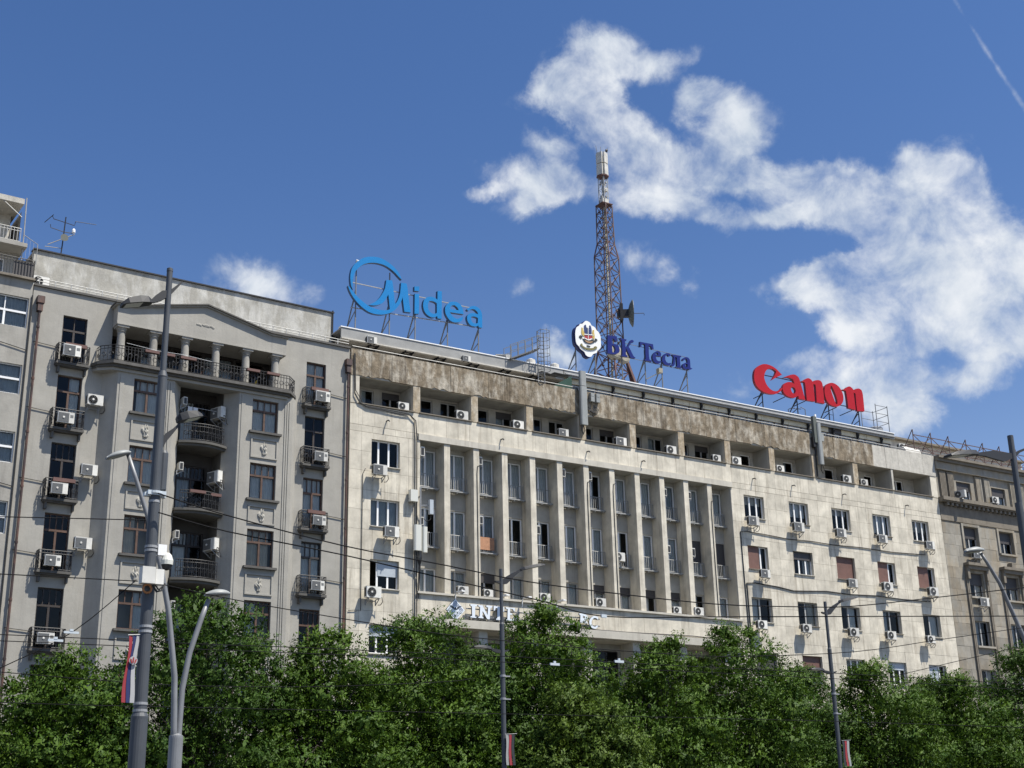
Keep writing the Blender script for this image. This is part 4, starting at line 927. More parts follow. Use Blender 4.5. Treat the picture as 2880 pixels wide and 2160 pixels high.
# ------------------------------------------------------------------ rooftop signs
SIGNS={"MIDEA":[["ring",[[[30.07,31.71],[29.97,31.93],[29.92,32.18],[29.9,32.44],[29.92,32.71],[29.99,33.02],[30.12,33.26],[30.29,33.47],[30.51,33.68],[30.69,33.82],[30.94,33.94],[31.26,34.03],[31.59,34.07],[31.87,34.05],[32.15,33.96],[32.43,33.83],[32.68,33.67],[32.91,33.46],[33.08,33.23],[33.18,32.98],[32.96,33.15],[32.74,33.34],[32.46,33.51],[32.15,33.64],[31.85,33.69],[31.54,33.69],[31.27,33.65],[31.0,33.57],[30.73,33.43],[30.49,33.23],[30.3,33.01],[30.18,32.79],[30.11,32.54],[30.07,32.29],[30.06,32.05]]]],["M",[[[29.77,31.9],[29.87,31.64],[30.01,31.4],[30.2,31.16],[30.45,30.92],[30.75,30.72],[31.1,30.56],[31.48,30.51],[31.89,30.55],[32.24,30.66],[32.51,30.8],[32.73,30.98],[32.92,31.22],[33.09,31.48],[33.2,31.74],[33.24,31.91],[33.37,31.02],[33.79,31.05],[33.67,31.7],[33.57,32.49],[33.5,32.81],[33.14,32.79],[33.12,32.48],[33.08,32.12],[33.0,31.81],[32.88,31.54],[32.78,31.39],[32.73,31.56],[32.67,32.11],[32.58,32.72],[32.54,32.81],[32.18,32.76],[32.15,32.49],[32.1,32.21],[31.99,31.95],[31.84,31.68],[31.66,31.43],[31.47,31.24],[31.31,31.13],[31.09,30.98],[31.47,31.03],[31.74,31.14],[31.99,31.31],[32.15,31.55],[32.26,31.76],[32.32,31.88],[32.37,31.52],[32.43,30.99],[32.24,30.89],[31.91,30.83],[31.58,30.83],[31.26,30.88],[30.96,30.98],[30.69,31.13],[30.41,31.31],[30.2,31.5],[30.0,31.7],[29.87,31.85]]]],["i",[[[34.02,32.74],[34.34,32.8],[34.33,32.5],[34.02,32.46]],[[34.04,32.28],[34.33,32.31],[34.32,31.07],[34.03,31.03]]]],["d",[[[35.56,32.77],[35.85,32.8],[35.83,31.04],[35.55,31.03],[35.53,31.17],[35.39,31.07],[35.2,31.02],[34.98,31.06],[34.79,31.17],[34.67,31.34],[34.6,31.57],[34.6,31.78],[34.66,32.01],[34.79,32.17],[34.98,32.28],[35.21,32.32],[35.39,32.28],[35.55,32.21]],[[35.02,32.02],[35.16,32.05],[35.34,32.04],[35.48,31.98],[35.51,31.9],[35.51,31.36],[35.39,31.29],[35.23,31.27],[35.07,31.33],[34.95,31.48],[34.92,31.67],[34.93,31.85]]]],["e",[[[37.32,31.63],[37.3,31.8],[37.26,31.96],[37.16,32.16],[36.99,32.28],[36.78,32.32],[36.57,32.29],[36.36,32.2],[36.19,32.03],[36.08,31.84],[36.06,31.64],[36.1,31.43],[36.22,31.23],[36.38,31.07],[36.59,31.0],[36.82,31.01],[37.05,31.09],[37.19,31.2],[37.27,31.35],[37.27,31.44],[37.2,31.44],[37.1,31.36],[36.96,31.28],[36.8,31.26],[36.61,31.33],[36.47,31.46],[36.38,31.58]],[[36.4,31.78],[36.45,31.96],[36.59,32.06],[36.73,32.08],[36.9,31.98],[36.99,31.82],[36.71,31.8]]]],["a",[[[37.58,31.94],[37.55,32.0],[37.67,32.11],[37.84,32.24],[38.03,32.3],[38.25,32.29],[38.44,32.18],[38.55,32.02],[38.6,31.78],[38.6,31.01],[38.36,31.0],[38.32,31.11],[38.21,31.02],[38.02,30.99],[37.8,31.02],[37.64,31.16],[37.56,31.36],[37.57,31.56],[37.69,31.72],[37.88,31.81],[38.1,31.85],[38.31,31.82],[38.29,31.94],[38.17,32.05],[38.01,32.1],[37.84,32.05],[37.67,31.92]],[[37.83,31.5],[37.9,31.6],[38.09,31.63],[38.27,31.6],[38.31,31.55],[38.29,31.26],[38.16,31.2],[37.99,31.2],[37.87,31.29]]]]],"TESLA":[["Б",[[[47.88,32.27],[48.62,32.32],[48.59,31.95],[48.48,31.96],[48.39,32.11],[48.21,32.1],[48.21,31.76],[48.52,31.76],[48.71,31.67],[48.78,31.48],[48.74,31.28],[48.58,31.14],[48.32,31.05],[47.81,31.03]],[[48.19,31.65],[48.36,31.62],[48.45,31.45],[48.41,31.25],[48.31,31.17],[48.19,31.16]]]],["К",[[[48.86,32.24],[49.37,32.25],[49.35,32.16],[49.24,32.15],[49.26,31.73],[49.39,31.75],[49.56,32.02],[49.71,32.25],[49.84,32.3],[49.96,32.24],[49.9,32.14],[49.77,32.13],[49.62,31.92],[49.51,31.76],[49.6,31.66],[49.75,31.4],[49.88,31.19],[50.02,31.13],[49.98,31.06],[49.62,31.05],[49.51,31.27],[49.36,31.53],[49.29,31.63],[49.26,31.2],[49.39,31.14],[49.38,31.05],[48.91,31.03],[48.89,31.09],[48.98,31.18],[49.0,32.12],[48.89,32.17]]]],["Т",[[[50.45,32.3],[50.56,32.29],[51.51,32.31],[51.54,31.98],[51.42,31.94],[51.35,32.12],[51.15,32.17],[51.12,31.56],[51.15,31.19],[51.33,31.14],[51.31,31.06],[50.74,31.06],[50.76,31.12],[50.85,31.19],[50.86,32.17],[50.68,32.18],[50.57,32.09],[50.53,31.96],[50.42,31.93]]]],["е",[[[52.09,31.56],[52.14,31.74],[52.05,31.87],[51.86,31.91],[51.65,31.8],[51.47,31.61],[51.4,31.41],[51.44,31.21],[51.57,31.06],[51.77,31.02],[51.96,31.07],[52.13,31.23],[52.04,31.24],[51.86,31.21],[51.72,31.29],[51.67,31.53]],[[51.67,31.63],[51.73,31.75],[51.84,31.79],[51.89,31.7],[51.88,31.63]]]],["с",[[[52.92,31.82],[52.84,31.89],[52.63,31.9],[52.42,31.79],[52.25,31.59],[52.18,31.37],[52.24,31.18],[52.4,31.06],[52.61,31.04],[52.8,31.06],[52.93,31.24],[52.86,31.26],[52.69,31.21],[52.52,31.27],[52.45,31.45],[52.48,31.65],[52.59,31.79],[52.69,31.78],[52.74,31.7],[52.88,31.74]]]],["л",[[[53.02,31.87],[53.13,31.78],[53.17,31.73],[53.12,31.45],[53.05,31.23],[52.92,31.12],[52.9,31.05],[53.05,31.05],[53.2,31.17],[53.26,31.44],[53.3,31.74],[53.42,31.73],[53.41,31.15],[53.3,31.07],[53.3,31.03],[53.78,31.05],[53.79,31.1],[53.69,31.17],[53.69,31.78],[53.8,31.82],[53.81,31.91]]]],["а",[[[53.88,31.64],[53.96,31.76],[54.14,31.88],[54.34,31.9],[54.47,31.83],[54.53,31.67],[54.53,31.2],[54.69,31.19],[54.65,31.14],[54.39,31.03],[54.33,31.12],[54.17,31.03],[53.96,31.06],[53.85,31.2],[53.91,31.35],[54.1,31.47],[54.31,31.52],[54.3,31.68],[54.23,31.79],[54.12,31.75],[54.06,31.67],[53.95,31.59]],[[54.1,31.36],[54.21,31.42],[54.3,31.42],[54.29,31.24],[54.18,31.19],[54.1,31.24]]]]],"CANON":[["C",[[[62.68,32.09],[62.41,32.28],[62.14,32.46],[61.76,32.59],[61.33,32.63],[60.94,32.56],[60.58,32.37],[60.26,32.08],[60.11,31.75],[60.07,31.4],[60.13,31.07],[60.32,30.79],[60.63,30.62],[61.0,30.51],[61.39,30.49],[61.78,30.54],[62.18,30.69],[62.5,30.92],[62.6,31.05],[62.55,31.14],[62.36,30.95],[62.05,30.79],[61.71,30.77],[61.43,30.88],[61.17,31.12],[61.03,31.45],[61.01,31.71],[61.15,32.04],[61.39,32.28],[61.74,32.38],[62.02,32.33],[62.16,32.23],[61.98,31.91],[61.69,31.54],[62.06,31.77]]]],["a",[[[62.78,31.91],[63.17,32.09],[63.64,32.27],[63.94,32.3],[64.22,32.17],[64.32,31.95],[64.44,31.5],[64.67,30.57],[64.08,30.57],[64.03,30.78],[63.73,30.6],[63.38,30.54],[62.95,30.61],[62.68,30.83],[62.62,31.13],[62.8,31.43],[63.12,31.62],[63.47,31.68],[63.78,31.61],[63.69,31.91],[63.5,31.97],[63.26,31.99]],[[63.39,31.2],[63.53,31.36],[63.75,31.31],[63.85,31.14],[63.77,30.93],[63.62,30.85],[63.46,30.96]]]],["n",[[[64.44,31.92],[64.7,32.02],[64.98,32.2],[65.23,32.26],[65.43,32.18],[65.54,32.06],[65.73,32.17],[66.04,32.26],[66.3,32.26],[66.46,32.11],[66.5,31.68],[66.49,30.58],[65.75,30.58],[65.8,31.57],[65.79,31.88],[65.59,31.89],[65.58,30.6],[64.82,30.57],[64.81,31.49],[64.78,31.87]]]],["o",[[[66.61,31.54],[66.73,31.88],[67.0,32.14],[67.38,32.28],[67.74,32.26],[68.08,32.1],[68.32,31.82],[68.43,31.48],[68.38,31.11],[68.16,30.8],[67.82,30.59],[67.45,30.53],[67.05,30.61],[66.77,30.82],[66.64,31.15]],[[67.29,32.05],[67.41,31.99],[67.64,31.55],[67.78,31.1],[67.77,30.78],[67.65,30.7],[67.51,30.98],[67.34,31.46],[67.24,31.84]]]],["n",[[[68.36,31.93],[68.69,32.04],[68.93,32.22],[69.2,32.3],[69.42,32.2],[69.54,32.08],[69.77,32.21],[70.1,32.29],[70.35,32.21],[70.43,31.84],[70.41,30.61],[69.68,30.54],[69.66,31.12],[69.69,31.84],[69.51,31.89],[69.53,30.58],[68.81,30.63],[68.79,31.42],[68.75,31.89]]]]],"CREST":[["plate",[[[46.2,32.86],[46.37,32.82],[46.47,32.75],[46.54,32.62],[46.7,32.58],[46.83,32.5],[46.93,32.36],[47.06,32.28],[47.15,32.14],[47.21,31.96],[47.21,31.75],[47.21,31.44],[47.17,31.26],[47.08,31.13],[46.92,30.99],[46.85,30.84],[46.69,30.76],[46.57,30.69],[46.44,30.53],[46.28,30.46],[46.13,30.48],[45.99,30.57],[45.92,30.71],[45.79,30.79],[45.62,30.88],[45.51,31.03],[45.36,31.14],[45.29,31.33],[45.27,31.6],[45.27,31.88],[45.32,32.13],[45.41,32.3],[45.57,32.42],[45.65,32.55],[45.85,32.61],[45.96,32.73],[46.08,32.83]]]],["navy",[[[45.99,32.53],[46.07,32.59],[46.11,32.54],[46.14,32.4],[46.21,32.3],[46.2,31.98],[45.96,31.97],[45.95,32.14],[45.94,32.42]],[[46.4,32.6],[46.47,32.57],[46.51,32.44],[46.53,32.25],[46.51,32.02],[46.24,31.97],[46.26,32.29],[46.33,32.42],[46.34,32.55]]]],["red",[[[45.96,31.89],[46.55,31.94],[46.56,31.79],[46.44,31.68],[46.25,31.56],[46.12,31.62],[45.95,31.73]]]],["gold",[[[45.76,32.33],[45.86,32.32],[45.88,32.17],[45.96,31.94],[45.93,31.76],[45.87,31.77],[45.76,31.87],[45.73,32.03]],[[46.61,32.32],[46.72,32.34],[46.7,32.15],[46.73,32.01],[46.72,31.77],[46.64,31.7],[46.54,31.84],[46.59,32.02],[46.56,32.12]]]],["dark",[[[45.53,31.69],[45.62,31.79],[45.72,31.77],[45.8,31.72],[45.71,31.55],[45.59,31.61]],[[46.76,31.78],[46.88,31.76],[46.95,31.69],[46.77,31.53],[46.7,31.61]],[[45.79,31.61],[45.98,31.56],[46.25,31.54],[46.54,31.68],[46.67,31.62],[46.7,31.5],[46.48,31.38],[46.24,31.34],[45.97,31.37]],[[46.1,31.21],[46.24,31.21],[46.37,31.19],[46.35,31.12],[46.19,31.12],[46.1,31.15]]]],["brown",[[[45.92,31.52],[46.11,31.5],[46.31,31.48],[46.53,31.54],[46.57,31.5],[46.33,31.38],[46.09,31.39]]]],["white",[[[46.22,32.51],[46.3,32.52],[46.31,32.42],[46.26,32.34],[46.24,31.61],[46.46,31.72],[46.54,31.7],[46.25,31.54],[45.94,31.62],[45.88,31.6],[46.02,31.66],[46.21,31.59],[46.22,32.33],[46.16,32.39]],[[45.92,31.91],[46.67,31.98],[46.66,31.95],[45.92,31.87]]]],["olive",[[[45.67,31.24],[45.77,31.21],[45.73,31.14],[45.92,31.04],[46.15,31.02],[46.47,31.07],[46.67,31.15],[46.65,31.2],[46.79,31.26],[46.89,31.16],[46.72,31.03],[46.46,30.94],[46.18,30.9],[45.91,30.93],[45.72,31.03],[45.59,31.14]]]]],"INTER":[["I",[[[36.58,14.06],[37.0,14.06],[37.0,13.98],[36.89,13.95],[36.87,13.4],[36.95,13.38],[36.94,13.33],[36.58,13.34],[36.59,13.4],[36.69,13.43],[36.68,13.93],[36.58,13.99]]]],["N",[[[37.08,14.05],[37.35,14.04],[37.66,13.54],[37.7,13.95],[37.59,13.98],[37.59,14.07],[37.97,14.05],[37.96,13.98],[37.85,13.94],[37.79,13.31],[37.63,13.32],[37.35,13.74],[37.33,13.44],[37.4,13.39],[37.39,13.34],[37.07,13.35],[37.09,13.41],[37.16,13.43],[37.2,13.94],[37.09,13.97]]]],["T",[[[38.05,14.06],[38.72,14.05],[38.72,13.79],[38.64,13.81],[38.57,13.94],[38.49,13.96],[38.45,13.39],[38.52,13.37],[38.51,13.31],[38.19,13.33],[38.2,13.38],[38.27,13.4],[38.29,13.96],[38.18,13.96],[38.11,13.8],[38.05,13.82]]]],["E",[[[38.82,14.05],[39.42,14.04],[39.4,13.86],[39.34,13.87],[39.28,13.98],[39.11,13.99],[39.1,13.75],[39.24,13.74],[39.25,13.66],[39.1,13.66],[39.09,13.41],[39.26,13.41],[39.36,13.55],[39.41,13.54],[39.37,13.34],[38.83,13.33],[38.85,13.38],[38.92,13.41],[38.95,13.96],[38.83,13.98]]]],["R",[[[43.72,14.06],[44.07,14.04],[44.27,13.95],[44.28,13.81],[44.13,13.7],[44.29,13.51],[44.08,13.52],[43.97,13.69],[43.94,13.53],[43.76,13.56],[43.79,13.95],[43.72,13.98]],[[43.95,13.94],[44.09,13.9],[44.08,13.81],[43.96,13.8]]]],["C",[[[45.02,13.93],[44.99,13.76],[44.89,13.85],[44.72,13.86],[44.59,13.73],[44.54,13.56],[44.62,13.39],[44.78,13.36],[44.93,13.48],[44.97,13.35],[44.78,13.25],[44.53,13.3],[44.4,13.48],[44.39,13.68],[44.52,13.86],[44.73,13.97],[44.9,13.96]]]]],"DIAMOND":[["d",[[[35.66,14.27],[36.24,13.69],[35.66,13.08],[35.09,13.67]]]],["bird",[[[35.32,13.89],[35.41,13.9],[35.55,13.81],[35.61,13.72],[35.63,13.81],[35.68,13.83],[35.71,13.73],[35.81,13.84],[35.93,13.9],[36.04,13.91],[35.9,13.84],[35.81,13.74],[35.71,13.7],[35.59,13.69],[35.5,13.76]]]]]}

def smooth(poly, k=3, ang=48):
    n = len(poly); out = []
    P = [Vector(p) for p in poly]
    def corner(i):
        a, b = P[i]-P[i-1], P[(i+1) % n]-P[i]
        return a.length < 1e-6 or b.length < 1e-6 or a.angle(b) > R(ang)
    C_ = [corner(i) for i in range(n)]
    for i in range(n):
        p1, p2 = P[i], P[(i+1) % n]
        p0 = P[i-1] if not C_[i] else p1 - (p2-p1); p3 = P[(i+2) % n] if not C_[(i+1) % n] else p2 + (p2-p1)
        if C_[i] and C_[(i+1) % n]: out.append(tuple(p1)); continue
        for j in range(k):
            t = j/k; out.append(tuple(.5*((2*p1) + (p2-p0)*t + (2*p0-5*p1+4*p2-p3)*t*t + (3*p1-p0-3*p2+p3)*t**3)))
    return out
def letter_mesh(name, loops, depth, front, side):
    cu = bpy.data.curves.new('tmp', 'CURVE'); cu.dimensions = '2D'; cu.fill_mode = 'BOTH'; cu.extrude = depth/2
    for lp in loops:
        pts = smooth(lp); sp = cu.splines.new('POLY'); sp.points.add(len(pts)-1); sp.use_cyclic_u = True
        for q, (x, z) in zip(sp.points, pts): q.co = (x, z, 0, 1)
    o = bpy.data.objects.new('tmp', cu); COL.objects.link(o)
    dg = bpy.context.evaluated_depsgraph_get()
    me = bpy.data.meshes.new_from_object(o.evaluated_get(dg)); bpy.data.objects.remove(o); bpy.data.curves.remove(cu)
    me.transform(Matrix.Rotation(R(90), 4, 'X')); me.name = name
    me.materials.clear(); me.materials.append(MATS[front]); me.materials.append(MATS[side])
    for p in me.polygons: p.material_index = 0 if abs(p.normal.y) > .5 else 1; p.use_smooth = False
    return me
def sign(key, label, y, depth, front, side, base):
    t = thing('rooftop_sign', label, 'sign', base)
    for (n, loops) in SIGNS[key]: obj('letter', letter_mesh('letter', loops, depth, front, side), t, (0, y+depth/2, 0))
    return t
def truss(t, x, ztop, zback, m='steel_grey', y0=1.65, y1=3.2, r=.035, zb=29.05):
    q = MB().bar((x,y0,zb),(x,y0,ztop),r*1.6).bar((x,y0,zback),(x,y1,zb),r*1.6)
    n = 3
    for k in range(1, n):
        f = k/n; zz = zb+(zback-zb)*f; yy = y1+(y0-y1)*f; q.bar((x,yy,zz),(x,y0,zb+(zback-zb)*(f+.22)),r*1.2)
    q.bar((x,y1,zb+.3),(x,y0,zb+.05),r*1.2)
    part('support_truss', q, m, t)
MID = sign('MIDEA', 'big blue rooftop lettering Midea with a swoosh ring', 1.35, .22, 'sign_blue', 'sign_blue_side', (34.2, 1.5, 29.05))
for x, zt, zk in ((30.4,33.7,31.9),(32.55,33.4,31.6),(34.22,32.0,31.4),(36.38,31.9,31.3),(38.5,31.2,31.0)): truss(MID, x, zt, zk)
for z in (32.3, 30.75): part('support_rail', MB().bar((30.1,1.66,z),(38.5,1.66,z-.02 if z > 32 else z+.38),.05), 'galvanised', MID)
part('support_rail', MB().bar((29.3,3.2,29.3),(38.6,3.2,29.3),.05), 'galvanised', MID); part('support_rail', MB().bar((30.4,1.66,33.75),(30.75,1.66,33.7),.06), 'roof_white', MID)
TES = sign('TESLA', 'dark blue rooftop lettering БК Тесла beside the round crest', 1.35, .16, 'sign_navy', 'sign_navy_side', (51.2, 1.5, 29.05))
for x, zt in ((49.14,31.2),(50.99,31.9),(52.35,31.7),(54.43,31.5)): truss(TES, x, zt, zt-.5)
for z in (31.95, 31.0): part('support_rail', MB().bar((47.9,1.6,z+.15),(54.6,1.6,z+.05),.025), 'steel_grey', TES)
part('floodlight', MB().box(51.6,51.9,1.0,1.3,30.3,30.6).bar((51.0,1.6,29.9),(51.7,1.2,30.3),.05), 'drum_tan', TES)
CAN = sign('CANON', 'red rooftop lettering Canon on black steel legs', 1.35, .20, 'sign_red', 'sign_red_side', (65.3, 1.5, 29.05))
for x, zt in ((60.95,31.4),(64.15,31.4),(67.15,31.6),(70.1,31.4)): truss(CAN, x, zt, zt-.7, 'iron')
for z in (31.9, 30.75): part('support_rail', MB().bar((61.0,1.62,z),(70.4,1.62,z+.1),.05), 'iron', CAN)
for x in (61.2, 63.0, 64.9, 67.9, 69.4): part('strut', MB().bar((x,1.6,30.6),(x-.1,2.7,30.5),.045), 'iron', CAN)
part('ladder', MB().bar((67.6,1.7,29.1),(67.6,1.7,30.5),.03).bar((67.2,1.7,29.4),(67.6,1.7,29.4),.025).bar((67.2,1.7,30.0),(67.6,1.7,30.0),.025), 'iron', CAN)
# crest
CR = thing('crest_sign', 'white scalloped oval crest sign with red and blue shield emblem', 'sign', (46.2, 1.4, 29.05))
pl = SIGNS['CREST'][0][1]
obj('plate', letter_mesh('plate', pl, .14, 'sign_white', 'sign_navy_side'), CR, (0, 1.27, 0))
cx, cz = 46.24, 31.66
obj('back_plate', letter_mesh('back_plate', [[(cx+(x-cx)*1.03, cz+(z-cz)*1.03) for x, z in pl[0]]], .22, 'sign_navy', 'sign_navy_side'), CR, (0, 1.46, 0))
for k, (n_, m_) in enumerate((('navy','crest_navy'),('red','crest_red'),('gold','crest_gold'),('dark','crest_dark'),('brown','crest_brown'),('white','sign_white'),('olive','crest_olive'))):
    loops = dict((a, b) for a, b in SIGNS['CREST'])[n_]
    for lp in loops: obj('emblem_piece', letter_mesh('emblem_piece', [lp], .014+.006*k, m_, m_), CR, (0, 1.19-.003*k, 0))
for x in (45.55, 47.05): truss(CR, x, 31.2, 30.9)
# letters on the band and the diamond badge
BAND = thing('wall_lettering', 'white block letters INTE and RC fixed to the stone band above the trees', 'sign', (40, -.3, 13.3))
for (n, loops) in SIGNS['INTER']: obj('letter', letter_mesh('letter', loops, .1, 'letter_white', 'crest_dark'), BAND, (0, -.3, 0))
part('mounting_rail', MB().box(36.4,45.2,-.24,-.2,13.4,13.46).box(36.4,45.2,-.24,-.2,13.8,13.86), 'steel_grey', BAND)
DIA = thing('diamond_badge', 'white diamond badge with blue lines and bird on the stone band', 'sign', (35.7, -.3, 13))
dl = SIGNS['DIAMOND'][0][1][0]
obj('plate', letter_mesh('plate', [dl], .1, 'letter_white', 'crest_dark'), DIA, (0, -.3, 0))
dc = (sum(p[0] for p in dl)/4, sum(p[1] for p in dl)/4)
for f in (.82, .66, .5):
    sc = lambda f_: [(dc[0]+(x-dc[0])*f_, dc[1]+(z-dc[1])*f_) for x, z in dl]
    obj('line', letter_mesh('line', [sc(f), sc(f-.035)], .012, 'crest_navy', 'crest_navy'), DIA, (0, -.354, 0))
obj('bird', letter_mesh('bird', SIGNS['DIAMOND'][1][1], .02, 'crest_dark', 'crest_dark'), DIA, (0, -.358, 0))
for k, x in enumerate((35.75, 38.55, 40.0, 42.3)):
    t = thing('floodlight', '%s white floodlight arm over the stone band, counted from the left' % ORD[k], 'lamp', (x, -.1, 14.5), 0, 'floodlight arms over the band', local=True)
    part('arm', MB().tube([(0,-.1,-.35),(0,-.12,.05),(0,-.3,.12)], .03, 6), 'white_pvc', t); part('head', MB().box(-.14,.1,-.75,-.3,.10,.17), 'white_pvc', t, rotz=.2)

# ------------------------------------------------------------------ lattice mast
MX, MY = 51.55, 6.0
MAST = thing('lattice_mast', 'tall rusty steel lattice mast with white panel antennas on top', 'mast', (MX, MY, 29.05))
def ringpts(r, z, a0=45+20): return [(MX+r*math.cos(R(a0+90*k)), MY+r*math.sin(R(a0+90*k)), z) for k in range(4)]
def lattice(z0, r0, z1, r1, n, m, leg=.085, br=.05):
    L_ = [ringpts(r0+(r1-r0)*i/n, z0+(z1-z0)*i/n) for i in range(n+1)]
    for k in range(4):
        part('leg', MB().bar(L_[0][k], L_[n][k], leg), m, MAST)
    for i in range(n):
        q = MB()
        for k in range(4):
            k2 = (k+1) % 4; q.bar(L_[i][k], L_[i+1][k2], br); q.bar(L_[i][k2], L_[i+1][k], br); q.bar(L_[i+1][k], L_[i+1][k2], br)
            c = tuple((L_[i][k][j]+L_[i+1][k2][j])/2 for j in range(3)); q.box(c[0]-.06,c[0]+.06,c[1]-.06,c[1]+.06,c[2]-.05,c[2]+.05)
        part('bracing', q, m, MAST)
lattice(29.1, 1.65, 33.2, .92, 3, 'mast_red', .09, .045)
lattice(33.2, .92, 40.3, .86, 6, 'mast_dark', .065, .036)
lattice(40.3, .86, 41.3, .62, 1, 'mast_red', .065, .036)
lattice(41.3, .62, 44.3, .57, 4, 'mast_dark', .06, .034)
part('cable_ladder', MB().box(MX-.05,MX+.06,MY-.08,MY+.02,29.5,44.2), 'drum_tan', MAST)
part('platform', MB().box(MX-.45,MX+.45,MY-.45,MY+.45,44.3,44.36), 'mast_red', MAST, smooth=False)
part('equipment_box', MB().box(MX-.28,MX+.22,MY-.28,MY+.22,44.38,44.75), 'mast_white', MAST)
lattice(44.4, .34, 46.6, .34, 2, 'rail_grey', .04, .02)
part('tube', MB().tube([(MX,MY,44.4),(MX,MY,48.5)], .06, 8), 'galvanised', MAST)
part('equipment_box', MB().box(MX-.05,MX+.22,MY-.22,MY+.05,45.4,45.65), 'mast_white', MAST)
for z0, z1 in ((46.65,47.5),(47.58,48.42)):
    for k in range(4):
        a = R(20+90*k); q = MB().box(-.22,.22,-.06,.06,0,z1-z0)
        part('panel_antenna', q, 'mast_white', MAST, (MX+.30*math.cos(a), MY+.30*math.sin(a), z0), a+R(90))
part('base_ring', MB().lathe([(.2,0),(.45,.12),(.45,.2)], (MX,MY,46.42), 8), 'mast_red', MAST)
for dx, dy, h in ((-.4,0,.55),(0,.1,.65),(.35,-.2,.55)): part('whip_aerial', MB().tube([(MX+dx,MY+dy,48.4),(MX+dx*1.2,MY+dy,48.4+h)], .02, 5), 'galvanised', MAST)
part('camera', MB().lathe([(.06,0),(.11,.08),(.06,.2)], (MX+.22,MY-.3,48.5), 8), 'iron', MAST)
q = MB().lathe([(.05,.0),(.35,.04),(.68,.13),(.95,.30),(.94,.33),(.6,.18),(.05,.08)], (0,0,0), 24, axis='x'); part('dish', q, 'dish_grey', MAST, (MX+1.05,MY-.75,36.05), R(-32))
part('dish_mount', MB().box(-.75,.05,-.2,.2,-.25,.25).box(-.55,-.35,-.3,.3,-.55,.65).tube([(.1,0,0),(1.1,0,0),(1.1,0,-.15)], .025, 5), 'iron', MAST, (MX+1.05,MY-.75,36.05), R(-32))
part('drum_antenna', MB().lathe([(.5,0),(.5,.35),(.35,.42)], (MX-.35,MY-.7,32.9), 18, axis='y'), 'drum_tan', MAST); part('drum_antenna', MB().lathe([(.42,0),(.42,.35),(.3,.4)], (MX+.45,MY-.6,32.7), 18, axis='y'), 'drum_tan', MAST)
part('stay', MB().bar((MX+.8,MY-.5,33.0),(MX+2.0,MY-.9,29.1),.16).bar((MX+1.1,MY-.5,31.9),(MX+1.9,MY-.7,29.1),.1), 'mast_red', MAST)

# ------------------------------------------------------------------ rooftop odds and ends
t = thing('roof_walkway', 'steel walkway with handrails rising to a caged ladder on the roof', 'walkway', (41, .8, 28.5))
q = MB()
for k in range(12): q.box(39.95+.17*k,40.10+.17*k,.4,1.1,28.98+.083*k,29.02+.083*k)
part('tread_deck', q, 'steel_grey', t)
q = MB()
for y in (.38, 1.12):
    q.bar((39.95,y,29.0),(42.0,y,30.0),.07)
    for z in (.45, .85): q.bar((39.95,y,29.0+z),(42.05,y,30.0+z),.035)
    for f in (0,.25,.5,.75,1): q.bar((39.95+2.05*f,y,29.0+f),(39.95+2.05*f,y,29.85+f),.035)
part('handrail', q, 'steel_grey', t)
q = MB()
for x in (41.75, 42.2): q.bar((x,.2,27.6),(x,.2,31.0),.05)
for k in range(12): q.bar((41.75,.2,27.8+.26*k),(42.2,.2,27.8+.26*k),.025)
part('ladder', q, 'steel_grey', t)
q = MB()
for k in range(6):
    z = 28.4+.5*k; q.tube([(41.98+.36*math.cos(a_), .2-.36+.36*math.sin(a_)+.02, z) for a_ in [math.pi*(.5+i/6*1.0)-math.pi/2*0+math.pi/2*0 for i in range(-3, 10)]], .016, 4)
for a_ in (-math.pi/2, -math.pi*.85, -math.pi*.15): q.tube([(41.98+.36*math.cos(a_),-.14+.36*math.sin(a_),28.4),(41.98+.36*math.cos(a_),-.14+.36*math.sin(a_),31.0)], .014, 4)
part('safety_cage', q, 'steel_grey', t)
for x, lab in ((42.55,'low round roof vent right behind the caged ladder'),(44.3,'low round roof vent left of the crest sign')):
    o = part('roof_vent', MB().lathe([(.22,0),(.22,.55),(.3,.6),(.28,.85),(.1,.95)], (0,0,0), 14), 'mast_white', None, (x, 2.2, 29.05)); tag(o, lab, 'vent', 'roof vents')
t = thing('awning', 'dark green awning at the roof terrace next to a tall panel antenna', 'awning', (43.2, .4, 27.6))
part('side_cloth', MB().prism([(42.9,27.75),(44.2,27.7),(44.2,28.55)], .25, .28), 'awning_green', t); part('canopy', MB().quad((42.0,.2,28.5),(43.2,.2,28.35),(43.2,1.4,28.5),(42.0,1.4,28.6)).quad((43.0,.3,28.62),(44.2,.25,28.57),(44.2,1.5,28.75),(43.0,1.5,28.7)), 'steel_grey', t)
t = thing('panel_antenna', 'tall grey panel antenna on the parapet between fourth and fifth loggia', 'antenna', (44.6, -.3, 25.3))
part('panel', MB().prism_z([(44.38,-.2),(44.38,-.38),(44.45,-.42),(44.78,-.42),(44.84,-.38),(44.84,-.2)], 25.35, 27.78), 'lamp_grey', t); part('panel', MB().prism_z([(44.40,-.2),(44.40,-.36),(44.47,-.40),(44.78,-.40),(44.83,-.36),(44.83,-.2)], 27.82, 28.75), 'lamp_grey', t)
part('pole', MB().tube([(44.6,-.1,25.2),(44.6,-.1,28.8)], .04, 8), 'galvanised', t); part('cable', MB().tube([(44.5,-.25,25.35),(44.45,-.25,25.0),(44.6,-.2,24.8),(44.75,-.15,25.1),(44.7,-.1,25.4)], .03, 5), 'black_plastic', t)
t = thing('meter_boxes', 'two grey radio boxes with black cable loops on the stained parapet', 'equipment box', (45.6, -.1, 26.8))
for x in (45.2, 45.6): part('box', MB().box(x,x+.26,-.3,-.06,26.95,27.5).box(x+.04,x+.22,-.31,-.3,27.28,27.4), 'lamp_grey', t)
